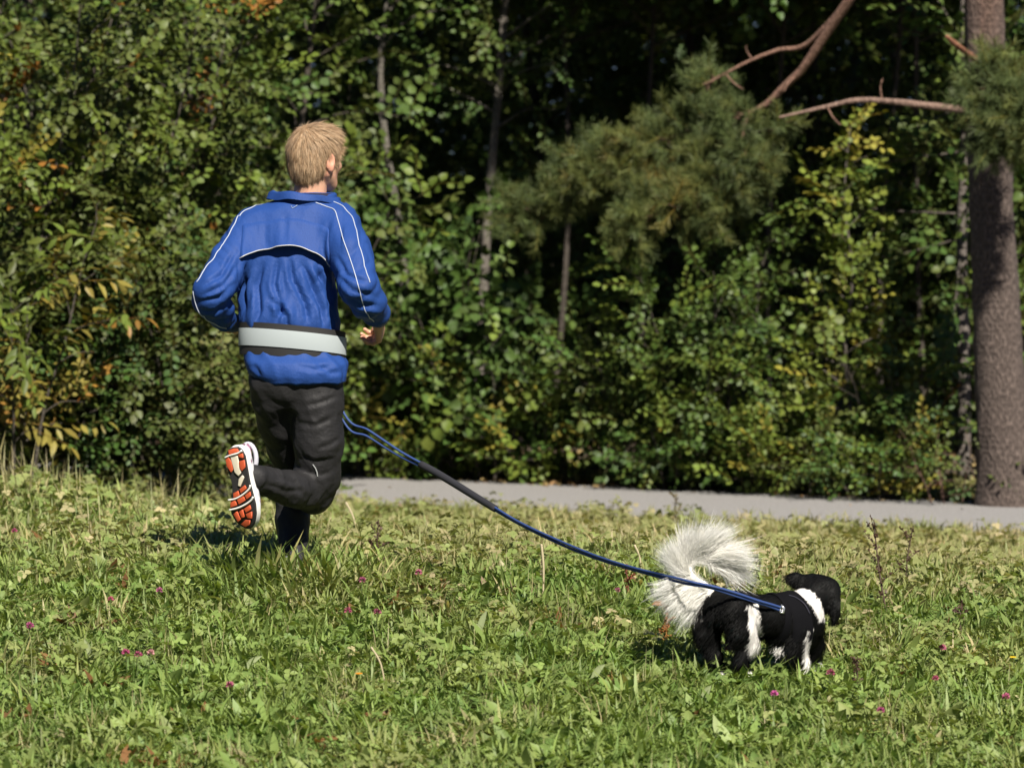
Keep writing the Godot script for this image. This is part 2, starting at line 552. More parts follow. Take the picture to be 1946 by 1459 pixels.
func make_forest() -> void:
	var edge := "shrubs along the forest edge"
	# left: yellowing shrubs on the near side of the bend in the path
	woody("leafy_tree", "tall dense olive-yellow shrub at the meadow's rim, beside the orange-flecked one", "tree", "", spot(-5, 900, 21.6), {h = 3.4, stems = 7, spread = 0.28, reach = 0.7, twig = "round", size = 0.82, step = 0.05, gap = 0.12, thick = 0.016, from = 0.1, top = 0.6, pal = [[3, OLIVE], [2, Color(0.10, 0.13, 0.028)], [2, LIGHT], [1.2, YELLOW], [0.3, ORANGE]], seed = 1})
	woody("yellowing_shrub", "shrub with long drooping yellow autumn leaves in front of the olive ones", "shrub", "", spot(15, 895, 20.6), {h = 1.62, stems = 5, spread = 0.22, reach = 0.42, twig = "long", size = 0.95, step = 0.065, gap = 0.13, thick = 0.012, from = 0.3, top = 0.7, pal = [[2, OLIVE], [2, LIGHT], [3, Color(0.24, 0.20, 0.045)], [0.8, Color(0.26, 0.14, 0.03)]], seed = 31})
	woody("hedge_shrub", "tall olive green shrub flecked with orange leaves, beside the drooping yellow one", "shrub", edge, spot(225, 900, 22.2), {h = 3.7, stems = 7, spread = 0.28, reach = 0.7, twig = "round", size = 0.85, step = 0.05, gap = 0.12, thick = 0.016, from = 0.08, top = 0.6, pal = [[3, OLIVE], [3, Color(0.09, 0.125, 0.025)], [2, LIGHT], [0.6, ORANGE]], seed = 2})
	woody("hedge_shrub", "small-leaved dark olive shrub at the foot of the orange-flecked one", "shrub", edge, spot(340, 905, 21.6), {h = 1.9, stems = 7, spread = 0.38, reach = 0.5, twig = "small", step = 0.045, gap = 0.10, thick = 0.01, from = 0.06, top = 0.6, pal = [[2, DEEP], [3, OLIVE], [1, PALE]], seed = 3})
	woody("hedge_shrub", "low green shrub behind the red-brown dock stalk", "shrub", edge, spot(95, 905, 21.4), {h = 1.25, stems = 6, spread = 0.4, reach = 0.45, twig = "small", step = 0.045, gap = 0.1, thick = 0.008, from = 0.05, top = 0.6, pal = [[3, GREEN], [3, OLIVE], [0.7, ORANGE]], seed = 4})
	woody("leafy_tree", "rich green broad-leaved tree rising behind the runner's left shoulder", "tree", "", spot(455, 905, 24.6), {h = 5.2, stems = 3, spread = 0.16, reach = 0.95, twig = "round", step = 0.06, gap = 0.13, thick = 0.03, from = 0.2, top = 0.5, pal = WOOD, seed = 5})
	woody("hedge_shrub", "dim leafy shrub right behind the runner's hip", "shrub", edge, spot(500, 905, 24.0), {h = 1.9, stems = 6, spread = 0.35, reach = 0.5, twig = "round", step = 0.06, gap = 0.13, thick = 0.01, from = 0.05, top = 0.6, pal = WOOD, seed = 6})
	# middle
	woody("aspen_tree", "slender aspen with a straight thin grey trunk behind the runner", "tree", "", spot(750, 915, 25.5), {h = 6.2, reach = 1.0, twig = "round", step = 0.06, gap = 0.08, thick = 0.032, from = 0.42, top = 0.6, bark = Color(0.19, 0.18, 0.15), pal = [[3, GREEN], [2, Color(0.085, 0.12, 0.03)], [1, LIGHT]], seed = 7, lean = Vector3(0.0, 0, 0)})
	woody("birch_tree", "pale-barked young birch in the shade of the wood", "tree", "", spot(905, 915, 26.2), {h = 7.0, reach = 1.15, twig = "small", step = 0.06, gap = 0.07, thick = 0.036, from = 0.30, top = 0.6, bark = Color(0.24, 0.22, 0.19), pal = WOOD, seed = 8, lean = Vector3(0.035, 0, 0)})
	woody("hedge_shrub", "bright green shrub with rounded leaves right of the runner", "shrub", edge, spot(800, 905, 25.0), {h = 1.7, stems = 6, spread = 0.3, reach = 0.5, twig = "big", size = 0.8, step = 0.08, gap = 0.13, thick = 0.01, from = 0.06, top = 0.7, pal = [[2, DEEP], [4, Color(0.07, 0.125, 0.028)], [2, Color(0.10, 0.15, 0.035)]], seed = 9})
	woody("hedge_shrub", "round-leaved green shrub where the black part of the leash crosses", "shrub", edge, spot(945, 912, 24.7), {h = 1.2, stems = 7, spread = 0.42, reach = 0.45, twig = "big", size = 0.72, step = 0.08, gap = 0.13, thick = 0.009, from = 0.05, top = 0.7, pal = [[2, DEEP], [4, Color(0.075, 0.125, 0.03)], [1, LIGHT]], seed = 10})
	woody("hedge_shrub", "low yellow-green shrub beside the runner's thigh", "shrub", edge, spot(715, 905, 24.9), {h = 0.85, stems = 8, spread = 0.5, reach = 0.35, twig = "small", step = 0.04, gap = 0.09, thick = 0.007, from = 0.05, top = 0.7, pal = [[2, OLIVE], [3, LIGHT], [1.2, YELLOW]], seed = 11})
	woody("hedge_shrub", "thin dark shrub in the shade between the round-leaved ones", "shrub", edge, spot(1110, 920, 24.9), {h = 0.7, stems = 4, spread = 0.5, reach = 0.4, twig = "round", step = 0.075, gap = 0.14, thick = 0.008, from = 0.05, top = 0.7, pal = WOOD, seed = 12})
	woody("hedge_shrub", "upright green shrub under the tip of the pine bough", "shrub", edge, spot(1345, 930, 24.0), {h = 1.6, stems = 7, spread = 0.27, reach = 0.42, twig = "small", size = 1.05, step = 0.045, gap = 0.10, thick = 0.01, from = 0.04, top = 0.55, pal = [[2, DEEP], [4, Color(0.075, 0.12, 0.025)], [1.4, LIGHT]], seed = 13})
	woody("hedge_shrub", "low spreading green shrub left of the upright one by the path", "shrub", edge, spot(1225, 925, 24.3), {h = 1.0, stems = 7, spread = 0.45, reach = 0.4, twig = "small", size = 1.05, step = 0.05, gap = 0.11, thick = 0.009, from = 0.04, top = 0.6, pal = [[2, GREEN], [3, Color(0.09, 0.125, 0.028)], [1, LIGHT]], seed = 14})
	# right
	woody("young_tree", "thin sapling with light yellow-green leaves left of the pine trunk", "tree", "", spot(1612, 940, 23.7), {h = 2.15, reach = 0.62, twig = "round", size = 0.8, step = 0.055, gap = 0.045, thick = 0.017, from = 0.1, top = 0.12, hump = 0.2, bark = Color(0.2, 0.18, 0.15), pal = [[2, Color(0.11, 0.16, 0.03)], [4, Color(0.16, 0.20, 0.035)], [0.6, Color(0.24, 0.22, 0.04)]], seed = 15})
	woody("hedge_shrub", "leafy green shrub between the sapling and the pine trunk", "shrub", edge, spot(1715, 942, 23.4), {h = 0.95, stems = 6, spread = 0.3, reach = 0.36, twig = "round", size = 0.9, step = 0.06, gap = 0.11, thick = 0.008, from = 0.05, top = 0.6, pal = [[3, GREEN], [3, Color(0.1, 0.135, 0.03)], [0.6, YELLOW]], seed = 16})
	woody("hedge_shrub", "low dark scrub with bare reddish twigs at the foot of the pine", "shrub", edge, spot(1815, 950, 22.9), {h = 0.5, stems = 9, spread = 0.6, reach = 0.26, twig = "small", size = 0.8, step = 0.06, gap = 0.1, thick = 0.006, from = 0.1, top = 0.7, bark = Color(0.2, 0.12, 0.09), pal = [[3, DEEP], [2, OLIVE], [0.6, ORANGE]], seed = 17})
	woody("hedge_shrub", "low yellowish scrub at the foot of the light sapling", "shrub", edge, spot(1535, 938, 23.5), {h = 0.45, stems = 8, spread = 0.6, reach = 0.3, twig = "small", size = 0.9, step = 0.05, gap = 0.09, thick = 0.006, from = 0.05, top = 0.7, pal = [[2, OLIVE], [3, LIGHT], [1, YELLOW]], seed = 18})
	# low growth at the path's far rim
	var rim := [[865, 912, 24.9, 0.42], [1020, 915, 24.65, 0.5], [1285, 925, 24.0, 0.5], [1440, 932, 23.7, 0.45], [1660, 942, 23.2, 0.45], [780, 908, 25.1, 0.4]]
	for i in rim.size():
		var r: Array = rim[i]
		woody("low_scrub", "knee-high yellow-green scrub at the far rim of the path", "shrub", "scrub along the far rim of the path", spot(r[0], r[1], r[2]), {h = r[3], stems = 8, spread = 0.6, reach = 0.3, twig = ["small", "round"][i % 2], size = 0.85, step = 0.05, gap = 0.08, thick = 0.006, from = 0.05, top = 0.7, pal = [[3, GREEN], [3, LIGHT], [1, YELLOW]], seed = 400 + i})
	# second row: trees that close the view into the wood
	var inner := "shaded trees inside the wood"
	var row := [[-150, 27.0, 5.5], [40, 26.0, 6.5], [250, 27.5, 6.0], [420, 29.5, 7.0], [640, 29.0, 6.5], [800, 31.0, 7.5], [1010, 29.6, 7.0], [1160, 31.5, 7.0], [1290, 29.4, 6.5], [1440, 31.0, 7.0], [1560, 29.8, 6.5], [1700, 31.5, 7.0], [1790, 29.2, 6.5], [1990, 28.5, 7.0], [2150, 27.0, 6.5]]
	for i in row.size():
		var r: Array = row[i]
		woody("shade_tree", "shaded broad-leaved tree standing inside the wood behind the edge shrubs", "tree", inner, spot(r[0], 930, r[1]), {h = r[2], stems = 1, reach = 1.25, twig = ["round", "small"][i % 2], size = 1.15, step = 0.075, gap = 0.075, thick = 0.05, from = 0.03, top = 0.7, bark = Color(0.12, 0.105, 0.085), pal = WOOD, seed = 100 + i})
	# undergrowth that fills the gaps behind the sunlit edge
	var inside := [[610, 27.4, 2.6], [1010, 27.4, 2.3], [1420, 27.4, 2.2], [1720, 27.0, 2.3], [1830, 26.6, 2.4], [1960, 26.2, 2.6]]
	for i in inside.size():
		var r: Array = inside[i]
		woody("shaded_shrub", "leafy undergrowth shrub in the shade behind the sunlit edge", "shrub", "undergrowth in the shade of the wood", spot(r[0], 925, r[1]), {h = r[2], stems = 5, spread = 0.22, reach = 0.55, twig = ["small", "round"][i % 2], size = 1.05, step = 0.065, gap = 0.12, thick = 0.012, from = 0.04, top = 0.7, pal = WOOD, seed = 300 + i})
	# taller trees whose crowns hang over the edge, above the frame, and keep the inside dark
	var tall := [[1045, 26.8, 1.1], [1225, 26.6, 1.15], [1462, 26.4, 1.15], [1672, 26.2, 1.15], [1760, 26.2, 1.0]]
	for i in tall.size():
		var r: Array = tall[i]
		woody("tall_tree", "tall dark-trunked tree whose crown overhangs the edge of the wood", "tree", "tall trees over the forest edge", spot(r[0], 925, r[1]), {h = 7.5, stems = 1, reach = 1.5 * r[2], twig = "round", size = 1.2, step = 0.058, gap = 0.05, thick = 0.024, from = 0.35, top = 0.6, hump = 0.03, bark = Color(0.10, 0.085, 0.07), pal = WOOD, seed = 200 + i})
	# the far inside of the wood: one mass
	rng.seed = 500
	var where := []
	var tint := PackedColorArray()
	for i in 15000:
		var z := rnd(-47.0, -33.0)
		var x := rnd(-10.0, 10.0)
		var p := on_ground(Vector3(x, 0, z), rnd(0.0, 9.5))
		where.append(Transform3D(frame(rnd_dir() + Vector3.UP * 0.4, Vector3.UP + rnd_dir(), rnd(2.2, 3.4)), p))
		tint.append(pick(WOOD, p))
	var far := scatter("far_wood", twigs.round[0], M.leaf, where, tint, self)
	tag(far, "dark mass of leaves deep inside the wood", "woodland", "", "stuff")

func needles(o: Node3D, wood: Shape, path: PackedVector3Array, from: float, reach: float, n: int, size: float, where: Array, tint: Array, pal: Array) -> void:
	for i in n:
		var t := from + (1.0 - from) * (i + rnd(0, 1)) / n
		var ip := t * (path.size() - 1)
		var p := path[int(ip)].lerp(path[mini(int(ip) + 1, path.size() - 1)], fposmod(ip, 1.0))
		var along := (path[mini(int(ip) + 1, path.size() - 1)] - path[maxi(int(ip) - 1, 0)]).normalized()
		var dir := (along * rnd(0.3, 1.0) + rnd_dir() * 0.9 + Vector3.DOWN * 0.1).normalized()
		var l := reach * rnd(0.4, 1.0) * lerpf(1.0, 0.55, t)
		var e := p + dir * l
		var m := p.lerp(e, 0.5) + Vector3.DOWN * l * 0.1
		var bl := smooth([p, m, e], 3)
		wood.tube(bl, ramp(bl.size(), 0.008, 0.003), 4, Color(0.17, 0.10, 0.065))
		var k := int(l / 0.05) + 3
		for q in k:
			var u := 0.25 + 0.75 * (q + rnd(0, 0.9)) / k
			var iu := minf(u, 1.0) * (bl.size() - 1)
			var at := bl[int(iu)].lerp(bl[mini(int(iu) + 1, bl.size() - 1)], fposmod(iu, 1.0))
			var td := (dir * rnd(0.4, 1.0) + rnd_dir() * 0.7 + Vector3.UP * 0.35).normalized()
			var w := rng.randi() % 4
			where[w].append(Transform3D(frame(td, rnd_dir(), size * rnd(0.8, 1.2)), at))
			tint[w].append(pick(pal, o.position + at))

func make_pine() -> void:
	rng.seed = 41
	var base := on_ground(spot(1912, 955, 22.7), -0.05)
	var o := thing("pine_tree", "big pine with a thick reddish grey trunk beside the path", "tree", base)
	var at := func(px: float, py: float, dist: float) -> Vector3: return spot(px, py, dist) - base
	# trunk
	var line := smooth([Vector3(0.02, -0.1, 0), at.call(1905, 800, 22.7), at.call(1893, 560, 22.72), at.call(1882, 330, 22.75), at.call(1872, 60, 22.8), at.call(1868, -700, 22.9), at.call(1872, -2600, 23.0)], 8)
	var s := Shape.new()
	var rad := PackedFloat32Array()
	for p in line: rad.append(maxf(0.145 - 0.013 * p.y + 0.05 * exp(-maxf(p.y, 0.0) / 0.25), 0.04))
	s.tube(line, rad, 28, Color(0.20, 0.165, 0.15), 0.12, fine)
	for i in s.v.size():
		var y := s.v[i].y
		if y > 2.4: s.c[i] = s.c[i].lerp(Color(0.27, 0.13, 0.075), clampf((y - 2.4) * 0.6 + 0.4 * fine.get_noise_3dv(s.v[i]), 0.0, 0.8))
	put("trunk", s, M.pine_bark, o)
	var limbs := Shape.new()
	var wood := Shape.new()
	var red := Color(0.36, 0.21, 0.15)
	var where := [[], [], [], []]
	var tint := [PackedColorArray(), PackedColorArray(), PackedColorArray(), PackedColorArray()]
	var pal := [[3, Color(0.085, 0.115, 0.038)], [3, Color(0.11, 0.13, 0.036)], [1.4, Color(0.15, 0.135, 0.035)]]
	# two boughs that come down from above the frame to the left, and a bare one
	var a := smooth([at.call(1872, -700, 22.9), at.call(1690, -150, 23.2), at.call(1552, 92, 23.6), at.call(1490, 165, 23.75), at.call(1425, 215, 23.85), at.call(1250, 270, 24.0), at.call(1110, 330, 24.1)], 6)
	limbs.tube(a, ramp(a.size(), 0.034, 0.009), 8, red, 0.2, fine)
	var b := smooth([a[9], at.call(1535, 83, 23.65), at.call(1480, 95, 23.75), at.call(1420, 118, 23.8), at.call(1345, 158, 23.85)], 6)
	limbs.tube(b, ramp(b.size(), 0.018, 0.006), 7, red, 0.2, fine)
	var d := smooth([at.call(1874, 215, 22.9), at.call(1760, 200, 22.6), at.call(1640, 190, 22.5), at.call(1560, 205, 22.45), at.call(1482, 223, 22.4)], 6)
	limbs.tube(d, ramp(d.size(), 0.024, 0.007), 7, Color(0.30, 0.2, 0.16), 0.25, fine)
	var stub := smooth([at.call(1868, 122, 22.75), at.call(1838, 100, 22.55), at.call(1800, 70, 22.4)], 4)
	limbs.tube(stub, ramp(stub.size(), 0.022, 0.014), 7, Color(0.34, 0.15, 0.08), 0.2, fine)
	for t in [[d, 10, Vector3(-0.02, 0.12, 0.02)], [d, 17, Vector3(0.05, -0.1, 0.03)], [b, 21, Vector3(0.08, -0.09, 0.02)], [b, 17, Vector3(-0.06, 0.08, 0.02)], [a, 15, Vector3(-0.1, -0.1, 0.05)]]:
		var p: Vector3 = t[0][t[1]]
		var tw := smooth([p, p + t[2] * 0.6, p + t[2] + Vector3(0.02, 0, 0)], 3)
		limbs.tube(tw, ramp(tw.size(), 0.006, 0.003), 4, red)
	put("limbs", limbs, M.bark, o)
	needles(o, wood, a, 0.66, 0.42, 90, 1.0, where, tint, pal)
	var a2 := smooth([a[24], at.call(1390, 300, 23.7), at.call(1320, 380, 23.7), at.call(1200, 420, 23.7)], 5)
	limbs.tube(a2, ramp(a2.size(), 0.014, 0.006), 5, red)
	needles(o, wood, a2, 0.05, 0.34, 70, 1.0, where, tint, pal)
	var a3 := smooth([a[28], at.call(1150, 330, 24.2), at.call(1050, 380, 24.2), at.call(1000, 400, 24.2)], 5)
	needles(o, wood, a3, 0.1, 0.3, 45, 1.0, where, tint, pal)
	needles(o, wood, b, 0.9, 0.25, 9, 1.0, where, tint, pal)
	# tufts in front of the trunk
	var f1 := smooth([at.call(1880, 40, 22.7), at.call(1905, 120, 22.3), at.call(1935, 190, 22.05), at.call(1960, 240, 21.9)], 4)
	needles(o, wood, f1, 0.3, 0.28, 66, 0.95, where, tint, pal)
	var f2 := smooth([at.call(1885, 150, 22.75), at.call(1900, 215, 22.2), at.call(1898, 270, 22.0)], 4)
	needles(o, wood, f2, 0.4, 0.24, 42, 0.9, where, tint, pal)
	var f3 := smooth([at.call(1878, -120, 22.75), at.call(1900, 20, 22.35), at.call(1880, 110, 22.15), at.call(1870, 200, 22.1)], 4)
	needles(o, wood, f3, 0.7, 0.2, 14, 0.95, where, tint, pal)
	# the crown above the frame
	for i in 36:
		var y := rnd(6.0, 9.6)
		var az := i * 2.39996
		var len := rnd(0.9, 2.0) * lerpf(1.1, 0.5, (y - 6.0) / 3.6)
		var p := Vector3(-0.12, y, -0.15)
		var dir := Vector3(cos(az), rnd(-0.1, 0.35), sin(az)).normalized()
		var bl := smooth([p, p + dir * len * 0.5 + Vector3.UP * 0.1, p + dir * len], 4)
		limbs.tube(bl, ramp(bl.size(), 0.03, 0.008), 5, red)
		needles(o, wood, bl, 0.3, 0.45, 20, 1.2, where, tint, pal)
	o.get_node("limbs").mesh = limbs.mesh()
	tag(put("branches", wood, M.bark, o), "", "", "", "stuff")
	for k in 4:
		var cr := scatter("crown", twigs.pine[k], M.needle, where[k], tint[k], o)
		tag(cr, "", "", "", "stuff")
	# a thinner trunk close behind the pine
	var b2 := on_ground(spot(1832, 935, 23.9), -0.03)
	var t2 := thing("thin_tree", "thin grey-barked tree standing close behind the big pine trunk", "tree", b2)
	var ln := smooth([Vector3.ZERO, spot(1833, 700, 23.9) - b2, spot(1828, 500, 23.95) - b2, spot(1835, 200, 24.0) - b2, spot(1830, -500, 24.1) - b2, spot(1840, -1000, 24.1) - b2], 5)
	var s2 := Shape.new()
	s2.tube(ln, ramp(ln.size(), 0.042, 0.02), 12, Color(0.2, 0.18, 0.16), 0.25, fine)
	put("trunk", s2, M.bark, t2)
	var w2 := Shape.new()
	var wh := []
	var ti := PackedColorArray()
	for i in 36:
		var p := ln[int(rnd(0.45, 1.0) * (ln.size() - 1))]
		var dir := (rnd_dir() + Vector3.UP * 0.3).normalized()
		var e := p + dir * rnd(0.4, 0.9)
		w2.tube(PackedVector3Array([p, e]), PackedFloat32Array([0.007, 0.002]), 4, Color(0.15, 0.13, 0.11))
		for q in 9:
			var c := p.lerp(e, 0.2 + 0.8 * q / 9.0)
			wh.append(Transform3D(frame(dir + rnd_dir(), Vector3.UP + rnd_dir() * 0.5, rnd(0.9, 1.3)), c))
			ti.append(pick(WOOD, b2 + c))
	tag(put("branches", w2, M.bark, t2), "", "", "", "stuff")
	tag(scatter("crown", twigs.round[1], M.leaf, wh, ti, t2), "", "", "", "stuff")

# ---------------------------------------------------------------- smooth bodies: distance fields meshed as surface nets
class Field:
	var bones := []        # [a, ab, 1/len2, ra, rb, centre, reach, blend]
	var balls := []        # [inverse transform, smallest radius, centre, reach, blend, cut]
	var lofts := []        # [y0, step, cx, cz, ax, az, blend] tables along y
	var k := 0.02
	func bone(a: Vector3, b: Vector3, ra: float, rb: float, blend := -1.0) -> void:
		var ab := b - a
		bones.append([a, ab, 1.0 / maxf(ab.length_squared(), 1e-9), ra, rb, (a + b) * 0.5, ab.length() * 0.5 + maxf(ra, rb), k if blend < 0.0 else blend])
	func chain(p: Array, r: Array, blend := -1.0) -> void:
		for i in p.size() - 1: bone(p[i], p[i + 1], r[i], r[i + 1], blend)
	func ball(at: Vector3, axes: Basis, size: Vector3, blend := -1.0, cut := false) -> void:
		var t := Transform3D(Basis(axes.x * size.x, axes.y * size.y, axes.z * size.z), at)
		balls.append([t.affine_inverse(), minf(size.x, minf(size.y, size.z)), at, maxf(size.x, maxf(size.y, size.z)), k if blend < 0.0 else blend, cut])
	# rows: [y, centre x, centre z, half width, half depth], from low to high
	func loft(rows: Array, blend := -1.0) -> void:
		var y0: float = rows[0][0]
		var y1: float = rows[-1][0]
		var n := int((y1 - y0) / 0.008) + 2
		var tab := [PackedFloat32Array(), PackedFloat32Array(), PackedFloat32Array(), PackedFloat32Array()]
		for i in n:
			var y := lerpf(y0, y1, i / float(n - 1))
			var j := 0
			while j < rows.size() - 2 and rows[j + 1][0] < y: j += 1
			var t: float = (y - rows[j][0]) / (rows[j + 1][0] - rows[j][0])
			for q in 4:
				tab[q].append(cubic_interpolate(rows[j][q + 1], rows[j + 1][q + 1], rows[maxi(j - 1, 0)][q + 1], rows[mini(j + 2, rows.size() - 1)][q + 1], t))
		lofts.append([y0, (y1 - y0) / (n - 1), n, tab[0], tab[1], tab[2], tab[3], k if blend < 0.0 else blend])
	func at(p: Vector3) -> float:
		var d := 1e3
		for l in lofts:
			var f: float = (p.y - l[0]) / l[1]
			var out := 0.0
			if f < 0.0: out = -f * l[1]; f = 0.0
			elif f > l[2] - 1.001: out = (f - (l[2] - 1)) * l[1]; f = l[2] - 1.001
			var i := int(f)
			var t := f - i
			var ax: float = lerpf(l[5][i], l[5][i + 1], t)
			var az: float = lerpf(l[6][i], l[6][i + 1], t)
			var dx: float = (p.x - lerpf(l[3][i], l[3][i + 1], t)) / ax
			var dz: float = (p.z - lerpf(l[4][i], l[4][i + 1], t)) / az
			var q := (pow(pow(absf(dx), 2.4) + pow(absf(dz), 2.4), 1.0 / 2.4) - 1.0) * minf(ax, az)
			if out > 0.0: q = sqrt(maxf(q, 0.0) * maxf(q, 0.0) + out * out) if q > 0.0 else maxf(q, out)
			d = blend(d, q, l[7])
		for b in bones:
			var kk: float = b[7]
			if p.distance_to(b[5]) - b[6] > d + kk: continue
			var pa: Vector3 = p - b[0]
			var h := clampf(pa.dot(b[1]) * b[2], 0.0, 1.0)
			d = blend(d, (pa - b[1] * h).length() - lerpf(b[3], b[4], h), kk)
		for e in balls:
			if e[5]: continue
			if p.distance_to(e[2]) - e[3] > d + e[4]: continue
			d = blend(d, ((e[0] * p).length() - 1.0) * e[1], e[4])
		for e in balls:
			if e[5]: d = -blend(-d, ((e[0] * p).length() - 1.0) * e[1], e[4])
		return d
	static func blend(a: float, b: float, kk: float) -> float:
		if kk <= 0.0 or absf(a - b) >= kk: return minf(a, b)
		var h := (kk - absf(a - b)) / kk
		return minf(a, b) - h * h * kk * 0.25
	# the first surface point from `from` along `dir`
	func hit(from: Vector3, dir: Vector3, lift := 0.0, far := 1.5) -> Vector3:
		var t := 0.0
		for i in 90:
			var d := at(from + dir * t) - lift
			if d < 0.0008: break
			t += d * 0.7
			if t > far: break
		return from + dir * t
	func slope(p: Vector3) -> Vector3:
		var e := 0.004
		return Vector3(at(p + Vector3(e, 0, 0)) - at(p - Vector3(e, 0, 0)), at(p + Vector3(0, e, 0)) - at(p - Vector3(0, e, 0)), at(p + Vector3(0, 0, e)) - at(p - Vector3(0, 0, e))).normalized()

func net(f: Field, lo: Vector3, hi: Vector3, cell: float, s: Shape, paint = null, fold = null) -> void:
	var B := 4
	var nb := Vector3i(((hi - lo) / (cell * B)).ceil())
	var w := nb.x * B + 1
	var h := nb.y * B + 1
	var l := nb.z * B + 1
	var g := PackedFloat32Array()
	g.resize(w * h * l)
	g.fill(1e6)
	var id := PackedInt32Array()
	id.resize(w * h * l)
	id.fill(-1)
	var near := cell * B * 0.87 * 1.35 + f.k * 0.3
	var live: Array[Vector3i] = []
	for bz in nb.z:
		for by in nb.y:
			for bx in nb.x:
				if absf(f.at(lo + Vector3(bx + 0.5, by + 0.5, bz + 0.5) * cell * B)) < near: live.append(Vector3i(bx, by, bz) * B)
	for b in live:
		for z in range(b.z, b.z + B + 1):
			for y in range(b.y, b.y + B + 1):
				var row := (z * h + y) * w
				for x in range(b.x, b.x + B + 1):
					if g[row + x] > 1e5: g[row + x] = f.at(lo + Vector3(x, y, z) * cell)
	var first := s.v.size()
	var wh := w * h
	var corner := [0, 1, w, w + 1, wh, wh + 1, wh + w, wh + w + 1]
	var off := [Vector3(0, 0, 0), Vector3(1, 0, 0), Vector3(0, 1, 0), Vector3(1, 1, 0), Vector3(0, 0, 1), Vector3(1, 0, 1), Vector3(0, 1, 1), Vector3(1, 1, 1)]
	var edges := [[0, 1], [2, 3], [4, 5], [6, 7], [0, 2], [1, 3], [4, 6], [5, 7], [0, 4], [1, 5], [2, 6], [3, 7]]
	for b in live:
		for z in range(b.z, b.z + B):
			for y in range(b.y, b.y + B):
				for x in range(b.x, b.x + B):
					var i := (z * h + y) * w + x
					var mask := 0
					for q in 8:
						if g[i + corner[q]] < 0.0: mask |= 1 << q
					if mask == 0 or mask == 255: continue
					var sum := Vector3.ZERO
					var cnt := 0
					for e in edges:
						var a: int = e[0]; var d: int = e[1]
						if ((mask >> a) & 1) == ((mask >> d) & 1): continue
						var ga := g[i + corner[a]]
						var t := ga / (ga - g[i + corner[d]])
						sum += off[a].lerp(off[d], t)
						cnt += 1
					id[i] = s.v.size()
					s.vert(lo + (Vector3(x, y, z) + sum / cnt) * cell)
	# quads round each crossed grid edge
	for b in live:
		for z in range(b.z, b.z + B):
			for y in range(b.y, b.y + B):
				for x in range(b.x, b.x + B):
					var i := (z * h + y) * w + x
					var inside := g[i] < 0.0
					if g[i] > 1e5: continue
					for axis in 3:
						var st: int = [1, w, wh][axis]
						if g[i + st] > 1e5 or (g[i + st] < 0.0) == inside: continue
						var u: int = [w, wh, 1][axis]
						var v: int = [wh, 1, w][axis]
						if i - u - v < 0: continue
						var q0 := id[i - u - v]; var q1 := id[i - v]; var q2 := id[i]; var q3 := id[i - u]
						if q0 < 0 or q1 < 0 or q2 < 0 or q3 < 0: continue
						if inside: s.quad(q0, q3, q2, q1)
						else: s.quad(q0, q1, q2, q3)
	if fold != null:
		s.normals()
		for i in range(first, s.v.size()): s.v[i] += s.n[i] * fold.call(s.v[i], s.n[i])
	if paint != null:
		for i in range(first, s.v.size()): s.c[i] = paint.call(s.v[i])

# ---------------------------------------------------------------- the runner
const MAN := 15.1      # metres from the camera
var man_base := Vector3.ZERO
var jacket := Field.new()
var jacket_folds = null

# a point on the folded jacket, seen from `from` along `dir`
func on_jacket(from: Vector3, dir: Vector3, lift: float) -> Vector3:
	var p := jacket.hit(from, dir)
	var n := jacket.slope(p)
	return p + n * (jacket_folds.call(p, n) + lift)

func mp(px: float, py: float, z := 0.0) -> Vector3:
	return spot(px, py, MAN - z) - man_base

func mat_cloth(color: Color, rough: float, sheen: float, wrinkle := 0.7) -> StandardMaterial3D:
	var m := mat(color, rough)
	m.rim_enabled = true
	m.rim = sheen
	m.rim_tint = 0.6
	var t := noise_tex(256, 0.12, FastNoiseLite.TYPE_SIMPLEX_SMOOTH, 3, Color(0.86, 0.86, 0.88), Color(1, 1, 1), 51)
	m.albedo_texture = t
	m.uv1_triplanar = true
	m.uv1_scale = Vector3(5, 5, 5)
	var cn := FastNoiseLite.new()
	cn.seed = 61; cn.noise_type = FastNoiseLite.TYPE_SIMPLEX_SMOOTH; cn.frequency = 0.012
	cn.fractal_type = FastNoiseLite.FRACTAL_RIDGED; cn.fractal_octaves = 4
	cn.domain_warp_enabled = true; cn.domain_warp_amplitude = 20.0
	var ct := NoiseTexture2D.new()
	ct.width = 512; ct.height = 512; ct.seamless = true; ct.noise = cn
	m.heightmap_enabled = true
	m.heightmap_texture = ct
	m.heightmap_scale = wrinkle
	return m

func rows_of(list: Array) -> Array:
	# [py, left px, right px, centre z, half depth] from the top down, as rows for a loft from low to high
	var rows := []
	for r in list:
		var a := mp(r[1], r[0], r[3]); var b := mp(r[2], r[0], r[3])
		rows.push_front([a.y, (a.x + b.x) * 0.5, r[3], (b.x - a.x) * 0.5, r[4]])
	return rows

func crease(p: Vector3, dir: Vector3, across: float, along: float, seed_: float) -> float:
	# long soft folds that run along dir
	var u := p.dot(dir)
	var q := p - dir * u
	var v := fine.get_noise_3dv(q * across / 6.0 + dir * u * along / 6.0 + Vector3.ONE * seed_)
	return 0.55 - absf(v) * 2.4

